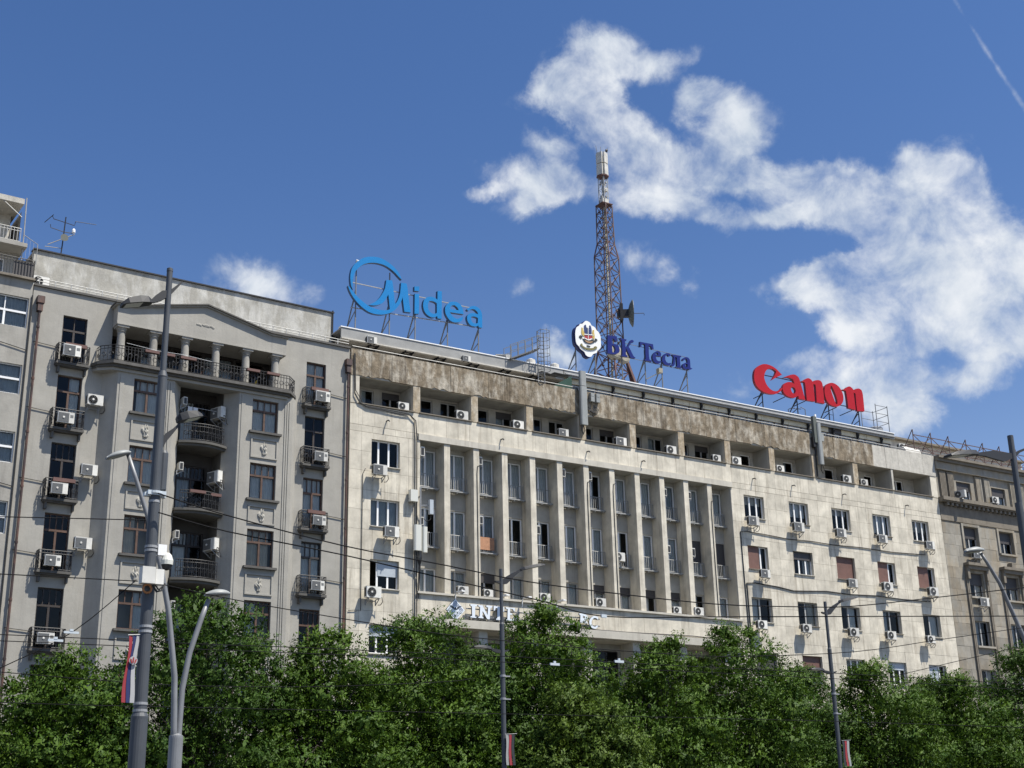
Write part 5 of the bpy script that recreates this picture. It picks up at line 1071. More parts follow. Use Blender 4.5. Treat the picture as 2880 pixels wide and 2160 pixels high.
q = MB()
for k in range(6): q.tube([(45.2+.35*math.cos(a_)+.08*k-.1, -.14, 26.75+.3*math.sin(a_)-.03*k) for a_ in [math.pi*(1+i/8) for i in range(9)]], .02, 4)
part('cable', q, 'black_plastic', t)
t = thing('panel_antenna', 'tall dark panel antenna with radio boxes on the parapet below Canon', 'antenna', (63.8, -.3, 25.3))
part('panel', MB().prism_z([(63.75,-.2),(63.75,-.4),(63.82,-.45),(64.05,-.45),(64.1,-.4),(64.1,-.2)], 25.4, 28.3), 'lamp_grey', t); part('panel', MB().box(63.5,63.8,-.36,-.14,26.9,28.75), 'dish_grey', t)
part('pole', MB().tube([(63.66,-.12,24.6),(63.66,-.12,28.6)], .045, 8), 'iron', t); part('cable', MB().tube([(63.9,-.3,25.4),(63.85,-.3,25.05),(64.0,-.3,24.8),(64.15,-.3,25.1),(64.1,-.2,25.5)], .03, 5), 'black_plastic', t)
part('radio_box', MB().box(63.4,63.62,-.3,-.05,26.6,27.3), 'iron', t); part('radio_box', MB().box(64.15,64.4,-.3,-.05,27.1,27.6), 'lamp_grey', t)
t = thing('panel_antenna', 'cluster of white panel antennas on a pole left of the colonnade', 'antenna', (33.55, -.3, 14))
part('panel', MB().prism_z([(33.1,-.35),(33.1,-.5),(33.17,-.55),(33.46,-.55),(33.52,-.5),(33.52,-.35)], 16.65, 18.05), 'lamp_lens', t); part('panel', MB().prism_z([(33.62,-.3),(33.62,-.45),(33.68,-.5),(33.84,-.5),(33.9,-.45),(33.9,-.3)], 16.6, 18.0), 'lamp_lens', t)
part('radio_box', MB().box(32.92,33.36,-.4,-.12,19.35,20.0), 'lamp_lens', t); part('radio_box', MB().box(33.98,34.2,-.6,-.4,18.7,19.5), 'shutter_grey', t)
part('pole', MB().tube([(33.58,-.25,15.9),(33.58,-.25,20.2)], .05, 8).bar((33.58,-.25,19.2),(34.05,-.5,19.2),.05).bar((33.58,-.25,16.9),(33.58,0,16.9),.05).bar((33.58,-.25,19.7),(33.58,0,19.7),.05), 'galvanised', t)
q = MB()
for k in range(5): q.tube([(33.2+.09*k,-.42,16.65),(33.24+.08*k,-.42,16.3),(33.48+.02*k,-.3,15.9),(33.52+.02*k,-.15,15.2),(33.56,-.1,14.2)], .022, 5)
q.tube([(34.1,-.5,18.7),(34.05,-.5,18.4),(33.85,-.45,18.3),(33.7,-.4,18.45)], .022, 5)
part('cable', q, 'black_plastic', t)
t = thing('satellite_bench', 'curved pipe frame and stub aerials on the roof below Canon', 'aerial', (64.2, 2.0, 29.05))
part('hoop', MB().tube([(63.6,2,29.1),(63.6,2,29.9),(63.9,2,30.05),(64.8,2,30.1)], .03, 5), 'steel_grey', t); part('hoop', MB().tube([(64.4,1.2,29.1),(64.4,1.2,29.8),(64.0,1.2,29.9)], .03, 5), 'steel_grey', t); part('post', MB().box(65.1,65.2,1.0,1.1,29.1,29.5), 'white_pvc', t)
t = thing('roof_tank', 'small bright metal tank with a steel cage at the right end of the roof', 'tank', (71.9, 1.9, 29.05))
part('tank', MB().lathe([(.5,0),(.55,.3),(.55,.62),(.4,.7)], (71.9,1.9,29.05), 16), 'galvanised', t)
q = MB()
for x, y in ((71.4,2.6),(72.6,2.6),(71.4,1.2),(72.6,1.2)): q.bar((x,y,29.1),(x,y,31.3),.04)
for z in (30.0, 30.6, 31.2): q.bar((71.4,1.2,z),(72.6,1.2,z),.03); q.bar((72.6,1.2,z),(72.6,2.6,z),.03); q.bar((71.4,2.6,z),(72.6,2.6,z),.03)
part('cage', q, 'steel_grey', t)
o = part('roof_duct', MB().lathe([(.55,0),(.55,1.6)], (0,0,0), 16, axis='x'), 'mast_white', None, (73.9, 1.6, 28.0)); tag(o, 'cream curved roof duct at the right end of the parapet', 'duct')
# old sign frame on the sandstone building
t = thing('sign_frame', 'row of bare rusty sign trusses on the sandstone roof', 'sign frame', (82, 1.5, 27.6))
for k in range(9):
    x = 75.0+1.9*k
    q = MB().bar((x,1.2,27.6),(x,1.2,29.9),.05).bar((x,1.2,29.9),(x,3.0,27.6),.045).bar((x,1.2,28.8),(x,2.1,28.9),.04).bar((x,1.2,29.5),(x+1.9,1.2,28.3),.04).bar((x,1.2,28.3),(x+1.9,1.2,29.5),.04)
    part('truss', q, 'mast_dark', t)
for z in (28.3, 29.5): part('rail', MB().bar((75.0,1.2,z),(92,1.2,z),.05), 'mast_dark', t)
part('rail', MB().bar((75.0,2.1,28.9),(92,2.1,28.9),.05), 'mast_dark', t)
# antenna on the grey house
p = fl(-15.3, 2.2, 30.3)
t = thing('roof_aerial', 'black roof aerial with a small white dish on the grey house', 'aerial', (p.x, p.y, p.z))
q = MB().tube([(p.x,p.y,p.z),(p.x+.05,p.y,p.z+1.1),(p.x+.12,p.y,p.z+3.3)], .045, 6).tube([(p.x-.85,p.y,p.z+3.15),(p.x-.75,p.y,p.z+2.95),(p.x+.1,p.y,p.z+2.85),(p.x+.8,p.y,p.z+2.75),(p.x+.85,p.y,p.z+3.1)], .03, 5).tube([(p.x-.95,p.y,p.z+2.45),(p.x-.9,p.y,p.z+2.2),(p.x+.1,p.y,p.z+2.05),(p.x+.75,p.y,p.z+2.1)], .03, 5)
q.tube([(p.x-.8,p.y-.1,p.z+3.25),(p.x-1.35,p.y+.2,p.z+2.6)], .03, 5).tube([(p.x+.85,p.y,p.z+3.1),(p.x+2.4,p.y,p.z+3.2)], .025, 5)
part('mast_arms', q, 'iron', t); part('dish', MB().lathe([(.02,.0),(.16,.04),(.29,.12)], (p.x+.1,p.y-.15,p.z+1.5), 16, axis='y'), 'dish_grey', t); part('feed', MB().lathe([(.04,0),(.13,.08),(.13,.28),(.06,.38)], (p.x+.75,p.y-.1,p.z+2.05), 10), 'roof_white', t)
t.scale = (.68, .68, .68)
part('boom', MB().tube([(p.x-1.0,p.y,p.z+.8),(p.x+.85,p.y-.1,p.z+2.0)], .03, 5).tube([(p.x-1.2,p.y,p.z+.6),(p.x+.1,p.y,p.z+.7)], .025, 5), 'drum_tan', t)
# ------------------------------------------------------------------ street lamps and poles
def led_arm(t, x, y, pts, wid, m_arm='lamp_dark', m_head='lamp_dark'):
    """flat arm through pts then a flat lamp head at its end (pts in x, z at depth y)"""
    q = MB()
    for (x0, z0, h0), (x1, z1, h1) in zip(pts, pts[1:]):
        q.quad((x0,y-.035,z0-h0),(x1,y-.035,z1-h1),(x1,y-.035,z1+h1),(x0,y-.035,z0+h0)); q.quad((x1,y+.035,z1-h1),(x0,y+.035,z0-h0),(x0,y+.035,z0+h0),(x1,y+.035,z1+h1))
        q.quad((x0,y-.035,z0+h0),(x1,y-.035,z1+h1),(x1,y+.035,z1+h1),(x0,y+.035,z0+h0)); q.quad((x0,y+.035,z0-h0),(x1,y+.035,z1-h1),(x1,y-.035,z1-h1),(x0,y-.035,z0-h0))
    return part('arm', q, m_arm, t)
def led_head(t, x0, z0, x1, z1, y, w=.16, th=.05, m='lamp_dark'):
    d = Vector((x1-x0, 0, z1-z0)); L_ = d.length; d.normalize(); up = Vector((-d.z, 0, d.x)); up = up if up.z > 0 else -up
    P = lambda s, v, h: tuple(Vector((x0, y, z0)) + d*(s*L_) + Vector((0, v, 0)) + up*h)
    prof = [(0,.4,.5),(.12,.75,.9),(.4,1,1),(.8,1,.8),(1,.7,.35)]
    q = MB(); ring = []
    for s, a, h in prof: ring.append([P(s,-w*a,0),P(s,w*a,0),P(s,w*a*.8,th*h*1.6),P(s,-w*a*.8,th*h*1.6)])
    i0 = len(q.v)
    for r_ in ring: q.v += r_
    for j in range(len(ring)-1):
        for k in range(4): q.f.append((i0+j*4+k,i0+j*4+(k+1)%4,i0+(j+1)*4+(k+1)%4,i0+(j+1)*4+k)); q.m.append(0)
    q.f.append((i0,i0+1,i0+2,i0+3)); q.m.append(0); e = i0+(len(ring)-1)*4; q.f.append((e+3,e+2,e+1,e)); q.m.append(0)
    h_ = part('lamp_head', q, m, t)
    part('lens', MB().quad(P(.35,-w*.8,-.004),P(.9,-w*.7,-.004),P(.9,w*.7,-.004),P(.35,w*.8,-.004)), 'lamp_lens', h_)
    return h_
# big trolley pole
PX, PY = 7.28, -39.0
t = thing('trolley_pole', 'tall stepped grey pole with two dark lamp arms and overhead wires', 'street lamp', (PX, PY, 0))
part('pole', MB().tube([(PX,PY,0),(PX,PY,3.85)], .148, 20).lathe([(.148,3.85),(.15,3.9),(.118,3.97)], (PX,PY,0), 20), 'pole_paint', t)
part('pole', MB().tube([(PX,PY,3.95),(PX,PY,10.2)], .118, 20, r1=.088).lathe([(.09,10.2),(.094,10.22),(.062,10.33)], (PX,PY,0), 20), 'pole_paint', t)
part('pole', MB().tube([(PX,PY,10.3),(PX,PY,12.42)], .058, 16).lathe([(.062,12.40),(.06,12.46),(.03,12.48)], (PX,PY,0), 16), 'pole_paint', t)
led_arm(t, 0, PY, [(7.53,12.22,.02),(7.45,12.12,.035),(7.3,11.94,.06),(7.15,11.86,.10),(7.02,11.76,.07),(6.93,11.68,.03)], .1); led_head(t, 6.97, 11.66, 6.40, 11.50, PY, .17, .09)
led_arm(t, 0, PY, [(7.3,8.62,.02),(7.32,8.85,.14),(7.42,9.03,.09),(7.55,9.18,.05),(7.66,9.33,.03)], .1); led_head(t, 7.62, 9.36, 8.08, 9.52, PY, .17, .1)
for z, r_ in ((7.91,.16),(7.75,.105),(6.9,.115),(6.83,.115),(5.45,.12),(5.36,.122),(4.1,.126),(3.98,.126)): part('clamp_band', MB().lathe([(r_,0),(r_,.045)], (PX,PY,z), 18), 'insulator' if z in (7.91,) else 'galvanised', t)
part('wire_clamp', MB().box(PX-.2,PX+.2,PY-.05,PY+.05,7.86,7.93).box(PX-.16,PX+.18,PY-.12,PY-.06,7.88,7.96), 'insulator', t)
part('cylinder', MB().lathe([(.07,0),(.085,.02),(.085,.72),(.05,.78)], (PX+.13,PY+.03,8.0), 14), 'pole_paint', t)
c = thing('surveillance_camera', 'white dome camera hanging from the trolley pole', 'camera', (7.6, PY, 6.5))
part('bracket', MB().box(7.4,7.56,PY-.05,PY+.05,6.78,6.98), 'roof_white', c); part('housing', MB().lathe([(.11,0),(.115,.08),(.08,.18),(.04,.22)], (7.59,PY,6.62), 14), 'lamp_lens', c); part('dome', MB().lathe([(.02,-.1),(.07,-.08),(.1,0)], (7.59,PY,6.62), 14), 'black_plastic', c)
c = thing('junction_box', 'white equipment box with copper coil strapped to the trolley pole', 'equipment box', (7.28, PY-.15, 6.2))
part('cabinet', MB().box(7.06,7.30,PY-.32,PY-.12,6.20,6.50), 'ac_white', c); part('cabinet', MB().box(7.31,7.46,PY-.30,PY-.14,6.20,6.47), 'ac_white', c)
part('coil', MB().tube([(7.2+.075*math.cos(a_), PY-.2, 6.12+.075*math.sin(a_)) for a_ in [k*math.pi/6 for k in range(13)]], .022, 6), 'copper', c); part('cable', MB().tube([(7.3,PY-.18,6.2),(7.38,PY-.18,6.08),(7.48,PY-.15,6.12),(7.55,PY-.1,6.25)], .02, 5).tube([(7.34,PY-.18,6.2),(7.42,PY-.18,6.12),(7.5,PY-.15,6.2)], .015, 5), 'black_plastic', c)
# flag banners
def banner(x0, x1, z0, z1, y, label, skew, cols, ring):
    t = thing('flag_banner', label, 'flag', ((x0+x1)/2, y, z0), 0, 'flag banners on lamp posts')
    n = len(cols)
    for k, m in enumerate(cols):
        a, c = x0+(x1-x0)*k/n, x0+(x1-x0)*(k+1)/n; q = MB(); S_ = 8
        for j in range(S_):
            f0, f1 = j/S_, (j+1)/S_; w0, w1 = .02*math.sin(f0*6+k), .02*math.sin(f1*6+k)
            s0, s1 = skew*f0, skew*f1
            q.quad((a+s0+w0,y,z1+(z0-z1)*f0),(a+s1+w1,y,z1+(z0-z1)*f1),(c+s1*.5+w1,y+.01,z1+(z0-z1)*f1),(c+s0*.5+w0,y+.01,z1+(z0-z1)*f0))
            q.quad((c+s0*.5+w0,y+.018,z1+(z0-z1)*f0),(c+s1*.5+w1,y+.018,z1+(z0-z1)*f1),(a+s1+w1,y+.008,z1+(z0-z1)*f1),(a+s0+w0,y+.008,z1+(z0-z1)*f0))
        part('stripe', q, m, t)
    if ring:
        cx, cz = x0+(x1-x0)*.62+skew*.3, z0+(z1-z0)*.62
        e = part('emblem', MB().lathe([(.075,0),(.075,.004)], (cx,y-.03,cz), 16, axis='y'), 'flag_white', t)
        q = MB()
        for s in (-1, 1): q.prism([(cx+s*.012,cz-.05),(cx+s*.03,cz-.05),(cx+s*.05,cz-.01),(cx+s*.055,cz+.03),(cx+s*.035,cz+.02),(cx+s*.025,cz-.015)][::s], y-.046, y-.036)
        q.box(cx-.008,cx+.008,y-.046,y-.036,cz-.03,cz+.055)
        part('eagle', q, 'crest_red', t)
    part('rod', MB().tube([(x0-.02,y,z1),(x1+.1,y,z1+.03)], .008, 5), 'galvanised', t)
banner(6.98,7.16,4.13,5.30,PY-.05,'red blue and white vertical flag banner hanging left of the trolley pole',-.05,('flag_red','flag_blue','flag_white'),True)
# silver double lamp
t = thing('double_street_lamp', 'silver double street lamp with two leaning tubes in front of the grey house', 'street lamp', (8.62, -37, 0))
part('base_post', MB().tube([(8.62,-37,0),(8.62,-37,3.72)], .135, 20).lathe([(.135,3.7),(.13,3.76),(.06,3.8)], (8.62,-37,0), 20), 'pole_silver', t)
part('tube', MB().tube([(8.58,-37.02,3.3),(8.56,-37.02,3.9),(8.51,-37.02,4.87),(8.31,-37.02,6.13),(8.11,-37.02,6.95),(7.80,-37.02,7.89),(7.48,-37.02,8.71),(7.29,-37.02,9.18)], [.062,.062,.06,.056,.052,.048,.044,.042], 14), 'pole_silver', t, smooth=True)
part('tube', MB().tube([(8.66,-36.98,3.3),(8.67,-36.98,3.8),(8.69,-36.98,4.64),(8.80,-36.98,5.35),(9.00,-36.98,6.04),(9.13,-36.98,6.42)], [.062,.062,.058,.055,.052,.048], 14), 'pole_silver', t, smooth=True)
def oval_head(t, x0, z0, x1, z1, y, hh=.09, w=.19):
    n, m = 14, 10; q = MB(); P_ = []
    for i in range(n+1):
        s = i/n; r_ = math.sin(math.pi*min(1, max(0, .04+.92*s)))**.55
        for j in range(m):
            a_ = 2*math.pi*j/m; zz = math.sin(a_); zz = zz*hh*r_*(1.0 if zz > 0 else .30)
            P_.append((x0+(x1-x0)*s, y+math.cos(a_)*w*r_, z0+(z1-z0)*s+zz))
    q.v = P_
    for i in range(n):
        for j in range(m): q.f.append((i*m+j,i*m+(j+1)%m,(i+1)*m+(j+1)%m,(i+1)*m+j)); q.m.append(0)
    q.f.append(tuple(range(m))); q.m.append(0); q.f.append(tuple(n*m+j for j in reversed(range(m)))); q.m.append(0)
    h_ = part('lamp_head', q, 'lamp_grey', t, smooth=True)
    L = MB(); c = Vector(((x0+x1)/2, y, (z0+z1)/2)); dx = (x1-x0)*.33; dz = (z1-z0)*.33
    L.quad(*[(c.x+dx*math.cos(a_)+(x1-x0)*.05, y+w*.72*math.sin(a_), c.z+dz*math.cos(a_)-hh*.32) for a_ in [k*math.pi/8 for k in range(16)]]); part('lens', L, 'lamp_lens', h_)
oval_head(t, 7.33, 9.22, 6.86, 9.04, -37.02, .10); oval_head(t, 9.04, 6.50, 9.56, 6.56, -36.98, .11)
t = thing('double_street_lamp', 'silver curved street lamp in front of the sandstone building', 'street lamp', (34.6, -37, 0))
part('tube', MB().tube([(34.85,-37,0),(34.75,-37,4.5),(34.45,-37,6.2),(34.11,-37,7.13),(33.77,-37,7.85),(33.35,-37,8.72),(32.92,-37,9.29),(32.70,-37,9.55)], [.1,.09,.075,.068,.062,.056,.05,.046], 14), 'pole_silver', t, smooth=True)
oval_head(t, 32.8, 9.64, 32.02, 9.54, -37, .13, .22)
# slim dark lamps on the far side
for (x, lab, flip, arm2) in ((24.0,'slim dark street lamp in front of the INTE lettering',1,-1),(39.2,'slim dark street lamp in front of the right wing windows',1,-1)):
    y = -24.0; t = thing('street_lamp', lab, 'street lamp', (x, y, 0), 0, 'slim dark lamps along the far pavement')
    part('pole', MB().tube([(x,y,0),(x,y,8.7)], .09, 12, r1=.082).lathe([(.084,8.7),(.084,8.76),(.06,8.82)], (x,y,0), 12), 'pole_paint', t); part('pole', MB().tube([(x,y,8.8),(x,y,10.65)], .06, 12), 'pole_paint', t)
    led_arm(t, 0, y, [(x-.24,10.2,.025),(x,10.17,.05),(x+.22,10.28,.13),(x+.45,10.45,.09),(x+.7,10.62,.045),(x+.85,10.7,.03)], .1); led_head(t, x+.8, 10.66, x+1.75, 10.92, y, .19, .07)
    led_arm(t, 0, y, [(x+.25,7.9,.02),(x,7.83,.05),(x-.25,7.85,.06),(x-.45,7.9,.03)], .1); led_head(t, x-.42, 7.88, x-1.15, 7.92, y, .17, .06)
    for z in (7.0, 6.25): part('clamp_band', MB().lathe([(.1,0),(.1,.07)], (x,y,z), 12).box(x,x+.28,y-.03,y+.03,z+.01,z+.05), 'galvanised', t)
banner(23.98,24.32,4.15,5.13,-24.15,'narrow flag banner low on the lamp post before the middle trees',.02,('lamp_grey','flag_red','crest_dark'),False)  # grey stripe is white cloth with tree shade put into its colour
banner(39.25,39.62,4.3,5.25,-24.15,'narrow flag banner low on the lamp post before the right trees',.02,('crest_dark','flag_red','lamp_grey'),False)  # last stripe: whitish cloth, greyed by painted-in shade of the trees
t = thing('trolley_pole', 'tall dark pole with a long lamp arm at the right edge of the photo', 'street lamp', (30.76, -40, 0))
part('pole', MB().tube([(30.76,-40,0),(30.76,-40,10.2)], .135, 18, r1=.10), 'pole_paint', t); part('pole', MB().tube([(30.8,-40,10.2),(30.82,-40,12.12)], .082, 14), 'pole_paint', t)
led_arm(t, 0, -40, [(31.5,11.86,.03),(31.1,11.70,.035),(30.85,11.55,.06),(30.4,11.45,.13),(30.0,11.46,.12),(29.6,11.43,.06),(29.25,11.38,.03)], .1); led_head(t, 29.3, 11.36, 28.12, 11.16, -40, .22, .08)
part('cylinder', MB().lathe([(.08,0),(.1,.04),(.1,.6),(.05,.66)], (30.92,-40,9.2), 12), 'pole_paint', t)

# ------------------------------------------------------------------ overhead wires
WIRES = {'a':[(4.54,-39.30,7.13),(7.07,-39.30,7.34)],
'b':[(4.64,-39.30,6.15),(6.99,-39.30,6.22)],
'c':[(4.96,-38.50,4.69),(6.13,-38.50,5.38),(7.18,-38.50,6.38)],
'd':[(5.60,-35.00,5.78),(7.56,-35.00,5.81),(9.66,-35.00,5.83),(12.28,-35.00,5.89),(15.54,-35.00,5.94),(18.75,-35.00,5.99),(22.78,-35.00,6.01),(26.80,-35.00,6.06),(31.24,-35.00,6.10),(36.42,-35.00,6.11)],
'e':[(5.75,-34.30,5.76),(7.76,-34.30,5.79),(9.91,-34.30,5.82),(12.59,-34.30,5.87),(15.92,-34.30,5.93),(19.21,-34.30,5.94),(23.33,-34.30,5.98),(27.45,-34.30,6.02),(32.00,-34.30,6.05),(37.29,-34.30,6.05)],
'f':[(6.08,-33.00,5.30),(8.35,-33.00,5.22),(10.08,-33.00,5.19),(13.17,-33.00,5.29),(16.64,-33.00,5.55),(17.57,-33.00,5.68)],
'g':[(6.35,-32.00,4.78),(8.48,-32.00,4.79),(10.78,-32.00,4.82),(13.64,-32.00,4.86),(17.20,-32.00,4.91),(20.70,-32.00,4.96),(25.10,-32.00,5.02),(31.89,-32.00,5.09),(40.00,-32.00,5.13)],
'h':[(7.25,-39.30,7.86),(8.54,-39.30,7.60),(10.94,-39.30,7.25),(13.16,-39.30,7.07),(15.21,-39.30,6.89),(17.80,-39.30,6.81),(20.43,-39.30,6.79),(22.90,-39.30,6.91),(24.78,-39.30,7.06),(27.91,-39.30,7.52),(31.40,-39.30,8.05)],
'i':[(7.31,-39.20,7.53),(8.65,-39.20,7.31),(10.99,-39.20,7.09),(13.21,-39.20,6.82),(15.62,-39.20,6.53),(17.25,-39.20,6.31),(20.49,-39.20,6.52),(25.47,-39.20,6.87),(31.36,-39.20,7.28)],
'j':[(7.42,-39.00,6.27),(9.20,-39.00,6.05),(11.72,-39.00,5.83),(13.32,-39.00,5.72),(16.08,-39.00,5.64),(19.54,-39.00,5.63),(21.33,-39.00,5.69),(24.93,-39.00,5.99),(28.06,-39.00,6.47),(31.55,-39.00,7.01)],
'k':[(28.64,-37.00,5.82),(31.18,-37.00,6.34),(34.06,-37.00,6.92)]}
WL = {'a':'short overhead wire from the left edge to the trolley pole clamp','b':'overhead wire from the left edge to the white box on the pole','c':'slanting overhead wire with two insulators left of the trolley pole',
 'd':'upper of the two parallel contact wires across the treetops','e':'lower of the two parallel contact wires across the treetops','f':'thin wire sagging across the left trees','g':'lowest long wire across all the trees',
 'h':'highest long span wire from the pole clamp across the pale facade','i':'second span wire running past the white lettering','j':'third span wire from the white box sinking into the treetops','k':'short wire rising to the right edge above the last trees'}
for k, pts in WIRES.items():
    out = []; P = [Vector(p) for p in pts]
    for i in range(len(P)-1):
        p0, p1, p2, p3 = P[max(i-1,0)], P[i], P[i+1], P[min(i+2,len(P)-1)]
        for j in range(4):
            u = j/4; out.append(tuple(.5*((2*p1)+(p2-p0)*u+(2*p0-5*p1+4*p2-p3)*u*u+(3*p1-p0-3*p2+p3)*u**3)))
    out.append(tuple(P[-1]))
    d = (P[0]-P[1]).normalized(); 
    if k not in 'hijk': out.insert(0, tuple(P[0]+d*14))
    d = (P[-1]-P[-2]).normalized()
    if k not in 'abcfj': out.append(tuple(P[-1]+d*20))
    w = thing('overhead_wire', WL[k], 'wire', tuple(P[0]), 0, 'overhead wires')
    part('strand', MB().tube(out, .013 if k in 'hi' else .0095, 5), 'wire', w)
    if k == 'c':
        for f in (.42, .5):
            c_ = P[0].lerp(P[1], f*1.8 if f < .45 else .98); part('insulator', MB().box(c_.x-.13,c_.x+.13,c_.y-.015,c_.y+.015,c_.z-.02,c_.z+.02).box(c_.x-.03,c_.x+.03,c_.y-.02,c_.y+.02,c_.z+.02,c_.z+.06), 'insulator', w)
    if k in 'de':
        for x in ((20.3,) if k == 'd' else (19.4,)):
            c_ = min((Vector(o) for o in out), key=lambda v: abs(v.x-x)); part('insulator', MB().box(c_.x-.14,c_.x+.14,c_.y-.02,c_.y+.02,c_.z-.01,c_.z+.05).box(c_.x-.03,c_.x+.03,c_.y-.02,c_.y+.02,c_.z+.05,c_.z+.1), 'insulator', w)
    if k == 'i':
        c_ = Vector((17.25,-39.2,6.31)); part('insulator', MB().box(c_.x-.07,c_.x+.07,c_.y-.02,c_.y+.02,c_.z-.03,c_.z+.04), 'insulator', w)

# ------------------------------------------------------------------ trees
def tree(x, y, h, rw, label, seed, m='leaf_green', low=.30, nleaf=66000, leaf=.135):
    rg = np.random.default_rng(seed); rr = random.Random(seed)
    rw *= 1.05
    t = thing('ash_tree', label, 'tree', (x, y, .1), 0, 'street trees before the facades')
    # clump centres filling an uneven egg-shaped crown
    zc0 = h*low; H_ = h-zc0
    cl = []
    tries = 0
    while len(cl) < 54 and tries < 4000:
        tries += 1
        f = rg.random()**.8; th = rg.random()*6.2832; r_ = rg.random()**.5
        prof = (1.18-.15*f)*min(1., .75+1.6*f)*max(.12, 1-(max(0, f-.25)/.84)**2.1)
        c = np.array([math.cos(th)*r_*rw*prof, math.sin(th)*r_*rw*.9*prof, zc0 + (H_-.9)*f+.1])
        R_ = .75+.6*rg.random()
        if all(np.linalg.norm(c-o[0]) > .66*(R_+o[1]) for o in cl): cl.append((c, R_))
    cl.append((np.array([rg.normal()*.2, rg.normal()*.2, h-.55]), .55)); cl.append((np.array([rw*.25*rg.normal(), 0, h-.95]), .7))
    for k in range(9):
        th = rg.random()*6.2832; f = .25+.75*rg.random(); pr = max(.1, 1-(max(0, f-.25)/.84)**2.1)
        cl.append((np.array([math.cos(th)*rw*pr*1.12, math.sin(th)*rw*pr*1.0, zc0+(H_-.5)*f+.25*rg.random()]), .38+.2*rg.random()))
    W_ = np.array([c[1]**2 for c in cl]); W_ /= W_.sum()
    cnt = (W_*nleaf).astype(int)
    V = []; NR = []
    for (c, R_), n in zip(cl, cnt):
        # sprays: short drooping twigs with leaflets
        ns = max(1, n//9)
        u = rg.normal(size=(ns,3)); u /= np.linalg.norm(u, axis=1)[:,None]; rad = R_*(.35+.65*rg.random((ns,1))**.5)
        p0 = c + u*rad*np.array([1.1,1.1,.85])
        d = u*np.array([1,1,.6]) + np.array([0,0,.25]) + rg.normal(size=(ns,3))*.45; d /= np.linalg.norm(d, axis=1)[:,None]
        for j in range(9):
            s = (j//2)*.055+.02
            side = np.cross(d, rg.normal(size=(ns,3))); side /= np.linalg.norm(side, axis=1)[:,None]
            ctr = p0 + d*s*1.6 - np.array([0,0,1.])*(s*s*1.2)
            ax = side*.8 + d*.55 - np.array([0,0,.25]); ax /= np.linalg.norm(ax, axis=1)[:,None]
            nb = np.cross(u*1.0+rg.normal(size=(ns,3))*.40+np.array([0,0,.30]), ax); nb /= np.linalg.norm(nb, axis=1)[:,None]
            L_ = leaf*(.7+.6*rg.random((ns,1))); w_ = L_*.235
            a = ctr; b_ = ctr+ax*L_*.5+nb*w_; e = ctr+ax*L_; f_ = ctr+ax*L_*.5-nb*w_
            V.append(np.stack([a,b_,e,f_],1)); NR.append(np.repeat((u+np.array([0,0,.12])+rg.normal(size=(ns,3))*.32)[:,None,:],4,1))
    for (c, R_), n in zip(cl, cnt):
        nc = max(40, n//16); u = rg.normal(size=(nc,3)); u /= np.linalg.norm(u, axis=1)[:,None]
        p0 = c + u*R_*.72*rg.random((nc,1))**.5*np.array([1.05,1.05,.85]); ax = rg.normal(size=(nc,3)); ax /= np.linalg.norm(ax, axis=1)[:,None]
        nb = np.cross(u+rg.normal(size=(nc,3))*.5, ax); nb /= np.linalg.norm(nb, axis=1)[:,None]; L_ = .30
        V.append(np.stack([p0-ax*L_*.5, p0+nb*L_*.26, p0+ax*L_*.5, p0-nb*L_*.26], 1)); NR.append(np.repeat(u[:,None,:],4,1))
    V = np.concatenate(V); NR = np.concatenate(NR); gn = np.cross(V[:,1]-V[:,0], V[:,3]-V[:,0])
    fl_ = np.einsum('ij,ij->i', gn, NR[:,0]) < 0; V[fl_] = V[fl_][:, [0,3,2,1]]; V = V.reshape(-1,3); nq = len(V)//4
    me = bpy.data.meshes.new('crown'); me.vertices.add(len(V)); me.vertices.foreach_set('co', V.astype(np.float32).ravel())
    me.loops.add(nq*4); me.loops.foreach_set('vertex_index', np.arange(nq*4, dtype=np.int32)); me.polygons.add(nq)
    me.polygons.foreach_set('loop_start', np.arange(0, nq*4, 4, dtype=np.int32)); me.polygons.foreach_set('loop_total', np.full(nq, 4, dtype=np.int32))
    NR = NR.reshape(-1,3); NR /= np.linalg.norm(NR, axis=1)[:,None]
    me.polygons.foreach_set('use_smooth', np.ones(nq, dtype=bool))
    at_ = me.attributes.new('custom_normal', 'FLOAT_VECTOR', 'POINT'); at_.data.foreach_set('vector', NR.astype(np.float32).ravel())
    me.materials.append(MATS[m]); me.update()
    obj('crown', me, t, (x, y, .1))
    # trunk and limbs
    q = MB(); fork = h*(.22+.06*rr.random()); lean = rr.uniform(-.25,.25)
    q.tube([(0,0,-.1),(lean*.2,0,fork*.5),(lean*.6,.05,fork)], [.19,.16,.14], 9)
    tips = sorted(cl, key=lambda c: -c[0][2])
    order = rr.sample(range(len(cl)), min(26, len(cl)))
    base = Vector((lean*.6,.05,fork))
    mains = []
    for k in range(5):
        a_ = 2*math.pi*k/5+rr.random(); e = Vector((math.cos(a_)*rw*.35, math.sin(a_)*rw*.35, h*(.5+.12*rr.random())))
        q.tube([base-Vector((0,0,.15)), base.lerp(e,.45)+Vector((0,0,.35)), e], [.10,.075,.05], 7); mains.append(e)
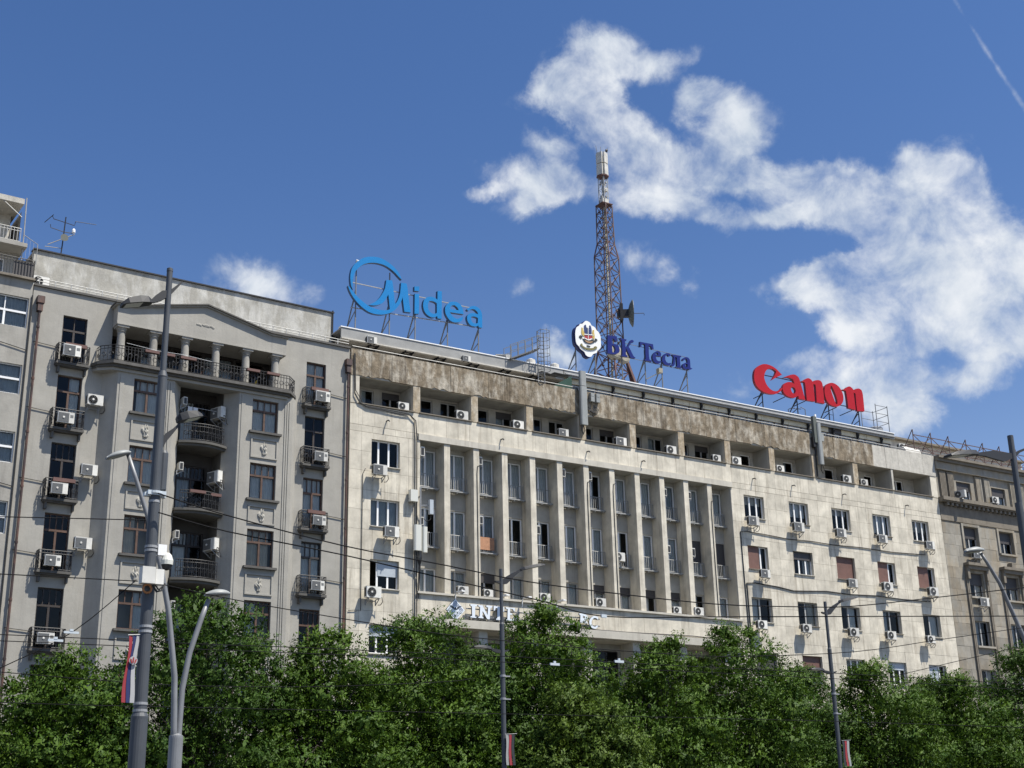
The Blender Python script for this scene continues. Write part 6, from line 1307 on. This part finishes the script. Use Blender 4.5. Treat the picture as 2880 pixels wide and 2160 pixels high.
    e = Vector((lean, .1, h*.72)); q.tube([base, base.lerp(e,.5)+Vector((.1,0,0)), e], [.12,.09,.04], 7); mains.append(e)
    for i in order:
        c = Vector(cl[i][0]); mn = min(mains, key=lambda v: (v-c).length + (1.5 if v.z > c.z else 0))
        q.tube([mn.lerp(base,.25), mn.lerp(c,.5)+Vector((0,0,.12)), c], [.045,.03,.014], 5)
    part('trunk', q, 'bark', t, (x, y, .1))
TREES = [
 (12.55,-12.0,8.9,2.4,'small roundish tree at the left edge, in front of the corner house','leaf_green',.30),
 (17.6,-12.0,11.3,3.4,'large tree behind the silver double lamp, in front of the grey house','leaf_dark',.22),
 (22.9,-12.5,10.3,2.6,'rounded tree in front of the joint between grey house and pale block','leaf_green',.24),
 (27.5,-11.5,11.3,2.75,'tree below the left wing of the pale block, just left of the slim lamp','leaf_green',.28),
 (34.0,-11.5,12.3,2.85,'broad tall tree hiding the middle of the white lettering','leaf_green',.24),
 (31.0,-11.0,10.3,2.6,'lower tree right behind the slim lamp under the INTE lettering','leaf_dark',.24),
 (33.0,-16.0,8.2,2.2,'lower yellowish tree in front of the broad tree below the colonnade','leaf_light',.26),
 (40.2,-12.0,10.9,2.8,'tree below the right half of the colonnade','leaf_green',.26),
 (45.0,-12.0,12.0,3.0,'tall tree at the corner where colonnade meets the right wing','leaf_green',.24),
 (49.4,-11.0,10.4,2.5,'tree standing behind the right slim lamp','leaf_dark',.26),
 (54.3,-12.0,10.7,2.9,'tree in front of the right wing below its last windows','leaf_green',.26),
 (60.4,-12.0,10.2,2.9,'tree in front of the seam between pale block and sandstone building','leaf_green',.26),
 (66.4,-12.0,12.0,3.8,'big dark tree at the right edge of the photo','leaf_dark',.22),
 (63.0,-8.0,10.6,2.2,'tree half hidden behind the big dark tree at the right','leaf_dark',.26),
 (7.6,-17.0,5.2,1.6,'bright low tree cut by the left edge of the photo','leaf_light',.22),
]
for i, (x, y, h, rw, lab, m, low) in enumerate(TREES): tree(x, y, h-.1, rw, lab, 100+i*7, m, low)
